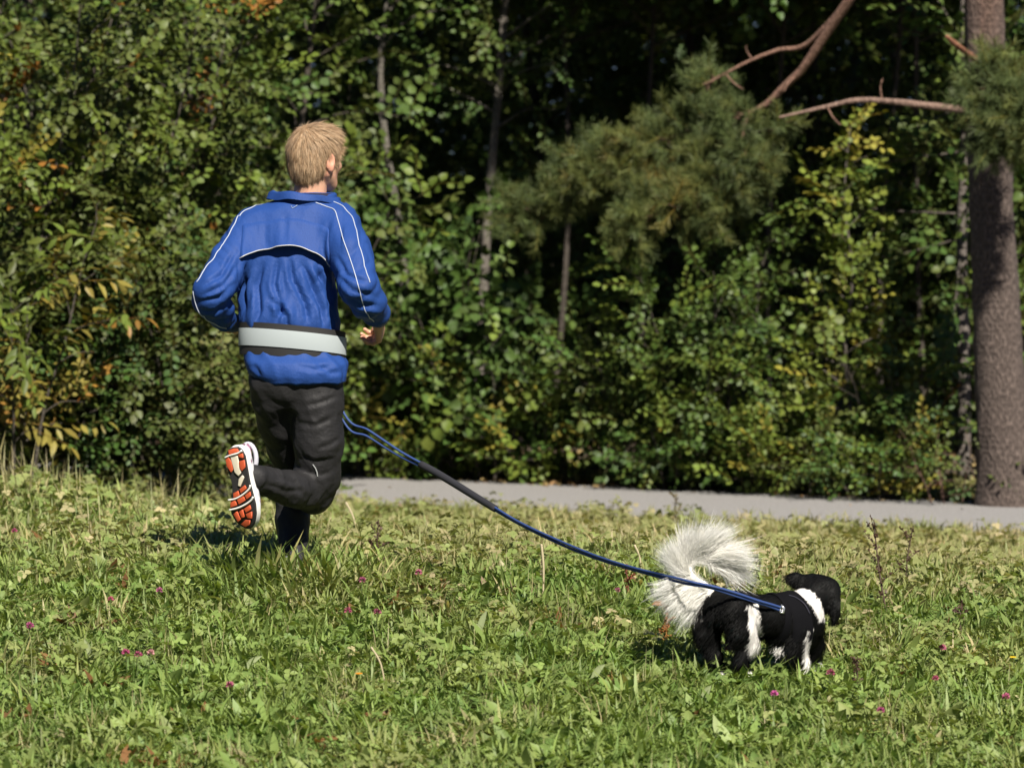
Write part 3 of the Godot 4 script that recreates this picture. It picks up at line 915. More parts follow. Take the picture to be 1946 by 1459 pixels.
# pulled folds: valleys along lines drawn on the cloth (x, y in the runner's own metres), with a soft ridge on either side
func valleys(p: Vector3, lines: Array, deep: float, wide: float) -> float:
	var q := Vector2(p.x, p.y)
	var out := 0.0
	for l in lines:
		var best := 1e3
		var at_end := 1.0
		for i in l.size() - 1:
			var a: Vector2 = l[i]; var b: Vector2 = l[i + 1]
			var t := clampf((q - a).dot(b - a) / (b - a).length_squared(), 0.0, 1.0)
			var d := q.distance_to(a.lerp(b, t))
			if d < best:
				best = d
				var s: float = (i + t) / (l.size() - 1)
				at_end = smoothstep(0.0, 0.25, s) * smoothstep(1.0, 0.7, s)
		if best > wide * 5.0: continue
		out += deep * at_end * (-exp(-pow(best / wide, 2.0)) + 0.55 * exp(-pow((best - wide * 2.1) / (wide * 1.3), 2.0)))
	return out

func drawn(list: Array) -> Array:
	var out := []
	for l in list:
		var row := []
		for q in l:
			var w := mp(q[0], q[1], 0.0)
			row.append(Vector2(w.x, w.y))
		out.append(row)
	return out

func make_person() -> void:
	man_base = on_ground(spot(565, 1109, MAN))
	var o := thing("person", "runner in a blue jacket and dark trousers seen from behind, one shoe sole raised", "person", man_base)
	# ---- jacket
	jacket.k = 0.03
	jacket.loft(rows_of([
		[366, 548, 640, -0.150, 0.070], [378, 530, 640, -0.145, 0.075], [388, 500, 652, -0.14, 0.085], [400, 474, 662, -0.135, 0.095], [420, 457, 670, -0.13, 0.108], [450, 452, 664, -0.12, 0.118],
		[490, 453, 646, -0.105, 0.118], [540, 458, 636, -0.085, 0.115], [590, 455, 640, -0.06, 0.118], [612, 453, 646, -0.05, 0.120], [628, 457, 648, -0.042, 0.110], [650, 461, 649, -0.032, 0.104], [674, 462, 651, -0.022, 0.106], [690, 466, 661, -0.012, 0.124], [712, 476, 662, -0.004, 0.124], [727, 492, 658, 0.0, 0.112]]), 0.02)
	var ra := [mp(642, 432, -0.10), mp(666, 485, 0.005), mp(683, 545, 0.09), mp(696, 570, 0.06), mp(711, 597, -0.05), mp(719, 609, -0.12)]
	jacket.chain(ra.slice(0, 2), [0.085, 0.080], 0.035)
	jacket.chain(ra.slice(1), [0.080, 0.073, 0.066, 0.050, 0.034], 0.012)
	var la := [mp(482, 437, -0.12), mp(440, 495, -0.02), mp(403, 552, 0.07), mp(401, 570, 0.05), mp(422, 605, -0.06), mp(444, 618, -0.17)]
	jacket.chain(la.slice(0, 2), [0.082, 0.076], 0.03)
	jacket.chain(la.slice(1), [0.076, 0.070, 0.067, 0.050, 0.036], 0.010)
	var s := Shape.new()
	var waist := mp(555, 640).y
	var apex := mp(545, 470).y
	var back_lines := drawn([[[474, 492], [464, 545], [462, 605]], [[505, 488], [488, 540], [494, 590], [482, 622]], [[530, 480], [522, 540], [535, 585], [522, 622]], [[548, 478], [556, 530], [580, 575], [590, 618]], [[570, 490], [592, 540], [612, 590], [618, 625]], [[594, 500], [622, 550], [634, 600]], [[510, 560], [545, 600], [548, 628]]])
	var sleeve_lines := drawn([[[450, 470], [425, 520], [385, 545]], [[452, 500], [430, 540], [378, 565]], [[446, 530], [425, 562], [372, 572]], [[440, 575], [410, 590], [380, 588]], [[440, 600], [420, 612], [398, 606]], [[640, 480], [660, 520], [715, 540]], [[645, 520], [672, 548], [722, 562]], [[655, 560], [685, 575], [728, 580]], [[670, 590], [700, 596], [730, 598]]])
	var yoke_lines := drawn([[[505, 420], [503, 450], [507, 474]], [[542, 405], [541, 440], [544, 470]], [[628, 415], [618, 450], [610, 485]], [[478, 690], [490, 700], [500, 716]], [[560, 690], [600, 700], [640, 690]], [[600, 684], [630, 706], [655, 704]]])
	var folds := func(p: Vector3, n: Vector3) -> float:
		var y := p.y
		var out := 0.0
		var limb := 0.0
		if p.x > mp(652, 500).x or p.x < mp(452, 500).x: limb = 1.0
		# gathers above and below the belt
		var near_belt := exp(-pow((y - waist) / 0.055, 2.0))
		out += near_belt * (0.006 * fine.get_noise_3d(p.x * 3.2, p.y * 0.8, 2.0) - 0.008)
		# drape below the flap
		var drape := smoothstep(apex - 0.02, apex - 0.10, y) * (1.0 - limb) * smoothstep(waist - 0.02, waist + 0.1, y)
		out -= drape * 0.007 * crease(p, Vector3(0.14 + (p.x - mp(545, 0).x) * 0.9, -1, 0).normalized(), 6.5, 1.2, 3.0)
		out -= drape * 0.005 * crease(p, Vector3(-0.5, -1, 0).normalized(), 11.0, 2.5, 5.0)
		# sleeves: folds round the elbow and across the upper arm
		out -= limb * 0.007 * crease(p, Vector3(signf(p.x - mp(555, 0).x) * -0.5, -0.55, 0.35).normalized(), 8.0, 2.4, 7.0)
		out += (1.0 - drape) * (1.0 - limb) * 0.003 * crease(p, Vector3(0.25, -1, 0).normalized(), 7.0, 1.2, 11.0)
		if y < waist - 0.03: out += 0.006 * crease(p, Vector3(0.5, -0.9, 0).normalized(), 6.0, 2.0, 15.0)
		if n.z > -0.3:
			if y < apex + 0.02: out += valleys(p, back_lines, 0.012, 0.0085)
			out += valleys(p, sleeve_lines, 0.006, 0.007) + valleys(p, yoke_lines, 0.004, 0.008)
		return out
	jacket_folds = folds
	net(jacket, mp(340, 740, -0.42), mp(760, 350, 0.22), 0.007, s, null, folds)
	var blue := mat_cloth(Color(0.018, 0.058, 0.225), 0.62, 0.0, 0.10)
	blue.metallic_specular = 0.28
	M.jacket = blue
	var jk := put("jacket", s, blue, o)
	make_jacket_trim(jk)
	# ---- trousers
	var tr := Field.new()
	tr.k = 0.03
	tr.loft(rows_of([[700, 474, 650, -0.005, 0.105], [730, 471, 653, -0.005, 0.108], [755, 482, 654, -0.01, 0.102], [775, 510, 652, -0.015, 0.085]]), 0.02)
	tr.chain([mp(602, 775, 0.01), mp(605, 840, 0.0), mp(603, 905, -0.03), mp(594, 938, -0.06)], [0.094, 0.090, 0.083, 0.077], 0.03)
	tr.chain([mp(596, 936, -0.05), mp(550, 930, 0.10), mp(483, 908, 0.292)], [0.072, 0.069, 0.052], 0.02)
	tr.chain([mp(522, 760, -0.03), mp(533, 805, -0.09), mp(545, 850, -0.15), mp(554, 905, -0.20)], [0.090, 0.082, 0.073, 0.066], 0.024)
	tr.chain([mp(554, 905, -0.20), mp(556, 990, -0.17), mp(559, 1075, -0.09)], [0.072, 0.064, 0.058], 0.02)
	var ts := Shape.new()
	var leg_lines := drawn([[[575, 770], [610, 762], [652, 748]], [[560, 800], [600, 806], [650, 785]], [[600, 850], [630, 842], [656, 826]], [[565, 860], [600, 876], [645, 868]], [[555, 880], [585, 896], [615, 900], [640, 890]], [[500, 935], [540, 958], [590, 970], [625, 962]], [[510, 905], [550, 925], [590, 928]], [[530, 890], [565, 910], [590, 948]], [[520, 950], [560, 972], [600, 980]]])
	var tfold := func(p: Vector3, n: Vector3) -> float:
		var knee := mp(600, 930).y
		var out := 0.003 * crease(p, Vector3(0.35, -1, 0.1).normalized(), 7.5, 1.8, 23.0) + 0.0018 * crease(p, Vector3(0.6, -0.8, 0.2).normalized(), 15.0, 3.0, 43.0) - 0.003
		if p.y < knee + 0.12 and p.z > -0.02: out += 0.003 * crease(p, Vector3(0.1, -0.8, 0.6).normalized(), 8.0, 2.0, 29.0)
		if p.y > knee + 0.2: out += 0.002 * crease(p, Vector3(-0.7, -0.7, 0).normalized(), 7.0, 2.0, 31.0)
		if n.z > -0.3: out += valleys(p, leg_lines, 0.0038, 0.008)
		return out
	net(tr, mp(440, 1100, -0.34), mp(690, 690, 0.34), 0.0072, ts, null, tfold)
	var grey := mat_cloth(Color(0.021, 0.0205, 0.021), 0.6, 0.0, 0.14)
	grey.metallic_specular = 0.3
	var tro := put("trousers", ts, grey, o)
	var tab := Shape.new()
	var tp := PackedVector3Array()
	for q in [[583, 899], [588, 906], [591, 914], [592, 922]]: tp.append(tr.hit(mp(q[0], q[1], 0.5), Vector3(0, 0, -1), 0.002))
	tab.tube(tp, ramp(tp.size(), 0.0024, 0.0024), 6)
	put("reflective_tab", tab, mat(Color(0.3, 0.31, 0.31), 0.5), tro)
	# ---- belt
	make_belt(o)
	# ---- body under the clothes: head, neck, trunk, arms, hands and legs as one figure
	make_body(o, ra, la)
	make_shoes(o)

func make_jacket_trim(jk: Node3D) -> void:
	var white := mat(Color(0.38, 0.42, 0.50), 0.45)
	var back := Vector3(0, 0, -1)
	for line in [
			[[570, 381], [596, 385], [620, 392], [634, 399], [641, 416], [652, 450], [664, 482], [676, 515], [686, 548], [692, 575], [702, 598], [711, 613]],
			[[596, 377], [622, 380], [644, 388], [660, 402], [672, 425], [681, 455], [690, 485], [697, 512], [704, 535]],
			[[520, 381], [498, 386], [476, 394], [459, 403], [450, 415], [440, 436], [424, 462], [405, 492], [388, 517], [377, 534]]]:
		var p := []
		for q in line: p.append(mp(q[0], q[1], 0.0))
		var on := PackedVector3Array()
		for q in smooth(p, 6): on.append(on_jacket(Vector3(q.x, q.y, 0.55), back, 0.001))
		var s := Shape.new()
		s.tube(on, ramp(on.size(), 0.0019, 0.0019), 6)
		put("piping", s, white, jk)
	# the left sleeve's line goes on under the elbow
	var sl := PackedVector3Array()
	for q in smooth([mp(371, 552), mp(374, 572), mp(383, 593), mp(397, 610), mp(414, 622), mp(430, 628)], 4): sl.append(on_jacket(Vector3(q.x, q.y, 0.55), back, 0.001))
	var ls := Shape.new()
	var lsm := sl
	ls.tube(lsm, ramp(lsm.size(), 0.0018, 0.0018), 6)
	put("piping", ls, white, jk)
	# back flap: a loose sheet over the shoulder blades that ends in a piped, wavy edge
	var edge := [[436, 497], [448, 490], [470, 482], [495, 478], [512, 473], [536, 471], [556, 474], [575, 482], [592, 489], [606, 499], [616, 512]]
	var f := Shape.new()
	var cols := 44
	var rowsn := 9
	var border := PackedVector3Array()
	var line := []
	for q in edge: line.append(Vector3(q[0], q[1], 0))
	var e := smooth(line, 6)
	for i in cols + 1:
		var u := i / float(cols)
		var iu := u * (e.size() - 1)
		var ep := e[int(iu)].lerp(e[mini(int(iu) + 1, e.size() - 1)], fposmod(iu, 1.0))
		for j in rowsn + 1:
			var t := j / float(rowsn)
			var top := lerpf(ep.y - 62.0, 424.0, 0.45)
			var py := lerpf(top, ep.y, t)
			var hitp := on_jacket(mp(ep.x, py, 0.55), back, 0.004)
			var loose := pow(t, 2.2) * (0.010 + 0.030 * sin(PI * u) * (0.7 + 0.3 * sin(u * 17.0)))
			var q := hitp + Vector3(0, 0, loose)
			if j == 0: q.z -= 0.012
			q.z -= 0.014 * (1.0 - smoothstep(0.0, 0.07, minf(u, 1.0 - u)))
			f.vert(q)
			if j == rowsn: border.append(q)
	for i in cols:
		for j in rowsn:
			var a := i * (rowsn + 1) + j
			f.quad(a, a + rowsn + 1, a + rowsn + 2, a + 1)
	# underside, 2 mm in
	var n0 := f.v.size()
	for i in n0: f.vert(f.v[i] + Vector3(0, 0, -0.003))
	for i in cols:
		for j in rowsn:
			var a := n0 + i * (rowsn + 1) + j
			f.quad(a, a + 1, a + rowsn + 2, a + rowsn + 1)
	var fl := put("back_flap", f, M.jacket, jk)
	var b := Shape.new()
	b.tube(border, ramp(border.size(), 0.0021, 0.0021), 6)
	put("piping", b, mat(Color(0.42, 0.42, 0.42), 0.5), fl)
	# collar: a low stand-up band, folded outward at the left
	var c := Shape.new()
	var ring := 40
	var lv := [[-0.012, 1.02], [0.010, 1.0], [0.028, 1.0], [0.036, 1.03], [0.031, 1.07], [0.008, 1.10]]
	for k in lv.size():
		for i in ring:
			var a := TAU * i / ring
			var dir := Vector3(cos(a), 0, sin(a))
			var left := maxf(-cos(a) * 0.8 + sin(a) * 0.35, 0.0)
			var ce := mp(583, 383, -0.145)
			var wob := 1.0 + 0.04 * sin(a * 5.0 + k) 
			var p := ce + Vector3(dir.x * 0.118, 0, dir.z * 0.088) * (float(lv[k][1]) + left * 0.16 * k / 5.0) * wob
			p.y += float(lv[k][0]) * (0.8 + 0.35 * left) - 0.014 * maxf(cos(a), 0.0) + 0.003 * sin(a * 7.0)
			c.vert(p)
	for k in lv.size() - 1:
		for i in ring:
			var a := k * ring + i; var b2 := k * ring + (i + 1) % ring
			c.quad(a, b2, b2 + ring, a + ring)
	put("collar", c, M.jacket, jk)
	# under-collar: dark inner band against the neck
	var ic := Shape.new()
	for k in 3:
		for i in ring:
			var a := TAU * i / ring
			ic.vert(mp(588, 380, -0.145) + Vector3(cos(a) * 0.094, 0.018 * k - 0.01, sin(a) * 0.078))
	for k in 2:
		for i in ring:
			var a := k * ring + i; var b2 := k * ring + (i + 1) % ring
			ic.quad(a, b2, b2 + ring, a + ring)
	put("inner_collar", ic, mat(Color(0.02, 0.02, 0.05), 0.8), jk)
	# a small pale emblem below the collar
	var em := Shape.new()
	var ep2 := PackedVector3Array()
	for q in [[537, 393], [540, 398], [545, 395], [549, 392]]: ep2.append(jacket.hit(mp(q[0], q[1], 0.5), back, 0.002))
	em.tube(ep2, ramp(ep2.size(), 0.0012, 0.0018), 4)
	put("emblem", em, mat(Color(0.2, 0.27, 0.42), 0.4), jk)

func belt_ring(lo: float, hi: float, lift: float, front_gap: bool) -> Shape:
	# a band round the waist between two heights given as shares of the belt
	var s := Shape.new()
	var ring := 64
	for k in 2:
		for inner in 2:
			for i in ring:
				var a := TAU * i / ring
				var dir := Vector3(cos(a), 0, sin(a))
				var py := lerpf(681.0, 620.0, hi if k == 1 else lo)
				# the belt rides a little higher at the back and drops to the right
				var tilt := -cos(a) * 0.018 - 0.004 + 0.014 * maxf(sin(a), 0.0)
				var ce := mp(555.5, py, -0.036)
				var p := ce + Vector3(dir.x * (0.195 + lift - inner * 0.006), tilt, dir.z * (0.121 + lift - inner * 0.006))
				s.vert(p)
	for i in ring:
		var j := (i + 1) % ring
		s.quad(i, j, ring * 2 + j, ring * 2 + i)
		s.quad(ring + i, ring * 3 + i, ring * 3 + j, ring + j)
		s.quad(i, ring + i, ring + j, j)
		s.quad(ring * 2 + i, ring * 2 + j, ring * 3 + j, ring * 3 + i)
	return s

func make_belt(o: Node3D) -> void:
	var belt := put("running_belt", belt_ring(0.0, 1.0, 0.0, false), mat(Color(0.012, 0.011, 0.011), 0.7), o)
	tag(belt, "black waist belt with a wide light grey reflective band")
	put("reflective_band", belt_ring(0.28, 0.82, 0.004, false), mat(Color(0.33, 0.37, 0.38), 0.4), belt)

func make_body(o: Node3D, ra: Array, la: Array) -> void:
	var skin := mat(Color.WHITE, 0.5, true)
	skin.subsurf_scatter_enabled = true
	skin.subsurf_scatter_strength = 0.12
	var tone := Color(0.52, 0.29, 0.19)
	var s := Shape.new()
	var flesh := func(p: Vector3) -> Color: return tone
	# trunk and limbs, inside the clothes
	var f := Field.new()
	f.k = 0.03
	f.loft(rows_of([[395, 540, 630, -0.14, 0.06], [430, 480, 640, -0.13, 0.075], [490, 475, 628, -0.105, 0.085], [560, 478, 620, -0.08, 0.085], [640, 480, 632, -0.035, 0.08], [710, 500, 630, -0.01, 0.075], [745, 515, 625, -0.015, 0.06]]))
	f.bone(mp(590, 400, -0.145), mp(594, 340, -0.15), 0.055, 0.055)
	var r1 := []; var r2 := []
	for q in [0.055, 0.05, 0.045, 0.042, 0.034, 0.028]: r1.append(q); r2.append(q)
	f.chain(ra, r1); f.chain(la, r2)
	f.chain([mp(604, 775, 0.01), mp(604, 880, -0.02), mp(594, 938, -0.06), mp(550, 930, 0.10), mp(505, 915, 0.235), mp(478, 905, 0.30)], [0.05, 0.045, 0.042, 0.038, 0.03, 0.03])
	f.chain([mp(520, 775, -0.05), mp(534, 845, -0.13), mp(550, 905, -0.19), mp(555, 990, -0.16), mp(559, 1080, -0.09)], [0.05, 0.044, 0.04, 0.036, 0.03])
	net(f, mp(340, 1100, -0.42), mp(770, 330, 0.36), 0.016, s, flesh)
	# head: faces away and to the right
	var yaw := deg_to_rad(-42.0)
	var fw := Vector3(0, 0, -1).rotated(Vector3.UP, yaw).rotated(Vector3.RIGHT, 0.0)
	var rt := fw.cross(Vector3.UP).normalized()
	var up := Vector3.UP
	var hb := Basis(rt, up, -fw)
	var hc := mp(600, 300, -0.16)
	var hp := func(r: float, u: float, d: float) -> Vector3: return hc + rt * r + up * u + fw * d
	var hd := Field.new()
	hd.k = 0.025
	hd.ball(hp.call(0, 0.02, -0.01), hb, Vector3(0.073, 0.092, 0.094))
	hd.ball(hp.call(0, -0.045, 0.035), hb, Vector3(0.058, 0.072, 0.055))
	hd.ball(hp.call(0, -0.098, 0.062), hb, Vector3(0.026, 0.02, 0.024), 0.03)       # chin
	for side in [-1.0, 1.0]:
		hd.bone(hp.call(side * 0.058, -0.055, 0.0), hp.call(side * 0.02, -0.1, 0.055), 0.018, 0.016, 0.03)   # jaw
		hd.ball(hp.call(side * 0.040, -0.03, 0.068), hb, Vector3(0.02, 0.018, 0.018), 0.02)     # cheek
		hd.ball(hp.call(side * 0.03, 0.014, 0.082), hb, Vector3(0.024, 0.008, 0.01), 0.012)      # brow
		hd.ball(hp.call(side * 0.032, -0.003, 0.094), hb, Vector3(0.015, 0.01, 0.012), 0.01, true)   # eye socket
		# ear: a rim round a hollow
		var ec: Vector3 = hp.call(side * 0.081, -0.014, -0.008)
		var eb := hb.rotated(up, side * -0.35)
		hd.ball(ec, eb, Vector3(0.011, 0.034, 0.021), 0.008)
		hd.ball(ec + eb.x * side * 0.010 + up * 0.004 + fw * 0.004, eb, Vector3(0.006, 0.018, 0.010), 0.004, true)
		hd.ball(ec + up * -0.028 + fw * 0.006, eb, Vector3(0.007, 0.010, 0.009), 0.006)
	hd.bone(hp.call(0, 0.008, 0.088), hp.call(0, -0.032, 0.108), 0.008, 0.012, 0.012)         # nose
	for side in [-1.0, 1.0]: hd.ball(hp.call(side * 0.011, -0.036, 0.098), hb, Vector3(0.009, 0.008, 0.009), 0.008)
	hd.ball(hp.call(0, -0.062, 0.086), hb, Vector3(0.022, 0.006, 0.008), 0.008)               # lips
	hd.ball(hp.call(0, -0.072, 0.084), hb, Vector3(0.019, 0.006, 0.008), 0.008)
	hd.bone(hp.call(0, -0.04, -0.03), mp(585, 392, -0.145), 0.052, 0.058, 0.03)               # neck
	var paint := func(p: Vector3) -> Color:
		var q := p - hc
		var r := q.dot(rt); var u := q.dot(up); var d := q.dot(fw)
		var c := tone
		if d > 0.075 and absf(absf(r) - 0.032) < 0.011 and absf(u + 0.003) < 0.005: c = Color(0.08, 0.1, 0.14)
		elif d > 0.07 and absf(absf(r) - 0.032) < 0.018 and absf(u - 0.018) < 0.005: c = Color(0.28, 0.18, 0.09)
		elif d > 0.075 and absf(r) < 0.024 and absf(u + 0.067) < 0.009: c = Color(0.42, 0.17, 0.14)
		elif absf(r) > 0.07: c = Color(0.56, 0.28, 0.19)
		return c
	net(hd, hp.call(0, 0, 0) - Vector3(0.16, 0.2, 0.16), hp.call(0, 0, 0) + Vector3(0.16, 0.15, 0.16), 0.0045, s, paint)
	# hands: relaxed half fists
	hand(s, mp(719, 609, -0.12), Vector3(0.06, -0.62, -0.70).normalized(), Vector3(0.85, 0.1, 0.35), 1.0, tone)
	hand(s, mp(444, 618, -0.17), Vector3(0.5, 0.1, -0.8).normalized(), Vector3(-0.85, 0.1, 0.2), -1.0, tone)
	put("body", s, skin, o)
	make_hair(o, hd, hc, rt, up, fw)

func hand(s: Shape, wrist: Vector3, dir: Vector3, back_: Vector3, side: float, tone: Color) -> void:
	# dir: along the hand; back_: the back of the hand faces this way
	var n := (back_ - dir * back_.dot(dir)).normalized()
	var w := dir.cross(n).normalized() * side
	var f := Field.new()
	f.k = 0.008
	f.bone(wrist - dir * 0.03, wrist + dir * 0.015, 0.026, 0.025)
	for i in 4:
		var x := (i - 1.5) * 0.019
		var root := wrist + dir * (0.088 - absf(i - 1.2) * 0.004) + w * x
		f.bone(wrist + dir * 0.012 + w * x * 0.7, root, 0.015, 0.0115, 0.012)
		var l: float = [0.040, 0.045, 0.042, 0.033][i]
		var a := root
		var d := dir
		for j in 3:
			d = d.rotated(-dir.cross(n).normalized(), 0.8).normalized()
			var b: Vector3 = a + d * l * [1.0, 0.62, 0.5][j]
			f.bone(a, b, 0.0098 - j * 0.0008, 0.009 - j * 0.0008, 0.002)
			a = b
	var t0 := wrist + dir * 0.02 - w * 0.026
	var t1 := t0 + (dir * 0.8 - w * 0.5 - n * 0.35).normalized() * 0.036
	var t2 := t1 + (dir * 0.95 + w * 0.1 - n * 0.4).normalized() * 0.03
	var t3 := t2 + (dir * 0.8 + w * 0.5 - n * 0.4).normalized() * 0.024
	f.chain([t0, t1, t2, t3], [0.013, 0.0115, 0.0105, 0.009], 0.004)
	var c := wrist + dir * 0.06
	net(f, c - Vector3.ONE * 0.12, c + Vector3.ONE * 0.12, 0.004, s, func(p: Vector3) -> Color: return tone)

func make_hair(o: Node3D, hd: Field, hc: Vector3, rt: Vector3, up: Vector3, fw: Vector3) -> void:
	rng.seed = 900
	var s := Shape.new()
	var dirs := [Color(0.33, 0.22, 0.13), Color(0.38, 0.262, 0.16), Color(0.285, 0.182, 0.10), Color(0.42, 0.305, 0.195)]
	var cap := Field.new()
	cap.k = 0.02
	var hb := Basis(rt, up, -fw)
	cap.ball(hc + up * 0.028 - fw * 0.012, hb, Vector3(0.083, 0.095, 0.104))
	cap.ball(hc + up * -0.028 - fw * 0.050, hb, Vector3(0.066, 0.075, 0.062), 0.03)
	cap.ball(hc + up * 0.085 + fw * 0.045, hb, Vector3(0.06, 0.032, 0.05), 0.03)
	# the face, the ears' fronts and the neck stay free
	cap.ball(hc + up * -0.075 + fw * 0.105, hb, Vector3(0.13, 0.125, 0.095), 0.012, true)
	cap.ball(hc + up * -0.150 - fw * 0.02, hb, Vector3(0.14, 0.062, 0.14), 0.012, true)
	for side in [-1.0, 1.0]: cap.ball(hc + rt * side * 0.085 + up * -0.02 + fw * 0.0, hb, Vector3(0.034, 0.042, 0.028), 0.008, true)
	var crown := hc + up * 0.11 - fw * 0.055
	var lump := func(p: Vector3, n: Vector3) -> float:
		var q := p - hc
		return 0.004 * fine.get_noise_3d(atan2(q.dot(rt), -q.dot(fw)) * 1.3, q.y * 2.2, 4.0) + 0.002
	net(cap, hc - Vector3(0.16, 0.17, 0.16), hc + Vector3(0.16, 0.16, 0.16), 0.006, s, func(p: Vector3) -> Color: return Color(0.22, 0.145, 0.08), lump)
	s.normals()
	var first := s.v.size()
	var tops := s.idx.size() / 3
	for i in 15000:
		var tr := (rng.randi() % tops) * 3
		var b := s.v[s.idx[tr]].lerp(s.v[s.idx[tr + 1]], rng.randf()).lerp(s.v[s.idx[tr + 2]], rng.randf() * 0.6)
		var n := s.n[s.idx[tr]]
		if n.length() < 0.5: continue
		var flow := (b - crown)
		flow = (flow - n * flow.dot(n))
		flow = (flow.normalized() + Vector3.DOWN * 0.55 + fw * (0.5 if b.y > hc.y + 0.06 else -0.05) + rnd_dir() * 0.16)
		flow = (flow - n * flow.dot(n)).normalized()
		var l := rnd(0.03, 0.055)
		var side := n.cross(flow).normalized() * rnd(0.00035, 0.0007)
		var col: Color = dirs[rng.randi() % 4]
		var v := rnd(0.8, 1.15)
		col = Color(col.r * v, col.g * v, col.b * v)
		var p0 := b - n * 0.001
		var p1 := b + flow * l * 0.5 + n * rnd(0.0008, 0.0028)
		var p2 := b + flow * l + n * rnd(-0.001, 0.0022)
		var a0 := s.vert(p0 - side, col); var a1 := s.vert(p0 + side, col)
		var b0 := s.vert(p1 - side, col); var b1 := s.vert(p1 + side, col)
		var t := s.vert(p2, col)
		s.quad(a0, a1, b1, b0); s.tri(b0, b1, t)
	var m := mat(Color.WHITE, 0.6, true)
	m.metallic_specular = 0.3
	put("hair", s, m, o)

# ---- shoes. In the shoe's own axes y is up from the sole, -z is the toe, x is to the wearer's right
func sole_half(t: float) -> Vector2:
	# t: 0 heel .. 1 toe; (half width to the left, to the right) for a right shoe
	var w := [[0.0, 0.012, 0.012], [0.03, 0.027, 0.027], [0.10, 0.037, 0.036], [0.22, 0.038, 0.038], [0.42, 0.028, 0.040], [0.55, 0.032, 0.045], [0.70, 0.047, 0.050], [0.82, 0.046, 0.046], [0.92, 0.034, 0.033], [0.975, 0.018, 0.018], [1.0, 0.006, 0.006]]
	var i := 0
	while i < w.size() - 2 and w[i + 1][0] < t: i += 1
	var f: float = clampf((t - w[i][0]) / (w[i + 1][0] - w[i][0]), 0.0, 1.0)
	return Vector2(lerpf(w[i][1], w[i + 1][1], f), lerpf(w[i][2], w[i + 1][2], f)) * 1.12

const SHOE := 0.305

func slab(y0: float, y1: float, grow0: float, grow1: float, col: Color) -> Shape:
	var s := Shape.new()
	var n := 48
	var rim := []
	for i in n:
		var u := i / float(n)
		var t := 0.5 - 0.5 * cos(TAU * u)
		var sd := 1.0 if u < 0.5 else -1.0
		var hw := sole_half(t)
		rim.append(Vector2((hw.y if sd > 0 else -hw.x), SHOE * (0.5 - t)))
	for k in 4:
		var y: float = [y0, y0 + 0.002, y1 - 0.003, y1][k]
		var gr: float = [grow0 - 0.003, grow0, grow1, grow1 - 0.004][k]
		for i in n:
			var q: Vector2 = rim[i]
			var out := q.normalized()
			var t := 0.5 - q.y / SHOE
			var rocker := 0.016 * pow(maxf(t - 0.72, 0.0) / 0.28, 2.0) + 0.006 * pow(maxf(0.1 - t, 0.0) / 0.1, 2.0)
			s.vert(Vector3(q.x + out.x * gr, y + rocker, q.y + out.y * gr), col)
	for k in 3:
		for i in n:
			var a := k * n + i; var b := k * n + (i + 1) % n
			s.quad(a, b, b + n, a + n)
	for k in [0, 3]:
		for i in range(1, n / 2):
			var a: int = k * n + i; var b: int = k * n + i - 1; var c: int = k * n + (n - i + 1) % n; var d: int = k * n + n - i
			if k == 0: s.quad(a, b, c, d)
			else: s.quad(a, d, c, b)
	return s

func pad_shape(poly: Array, depth: float) -> Shape:
	# a rubber pad on the sole: polygon in (x, t) raised downward with a small bevel
	var s := Shape.new()
	var c := Vector2.ZERO
	for q in poly: c += Vector2(q[0] * 1.12, q[1])
	c /= poly.size()
	for k in 3:
		for q in poly:
			var p := Vector2(q[0] * 1.12, q[1])
			if k == 2: p = p.lerp(c, 0.12)
			var t := p.y
			var rocker := 0.016 * pow(maxf(t - 0.72, 0.0) / 0.28, 2.0) + 0.006 * pow(maxf(0.1 - t, 0.0) / 0.1, 2.0)
			s.vert(Vector3(p.x, [0.002, -depth * 0.7, -depth][k] + rocker, SHOE * (0.5 - t)))
	var n := poly.size()
	for k in 2:
		for i in n:
			var a := k * n + i; var b := k * n + (i + 1) % n
			s.quad(a, b, b + n, a + n)
	var mid := s.vert(Vector3(c.x, s.v[2 * n].y, SHOE * (0.5 - c.y)))
	for i in n: s.tri(2 * n + i, 2 * n + (i + 1) % n, mid)
	return s

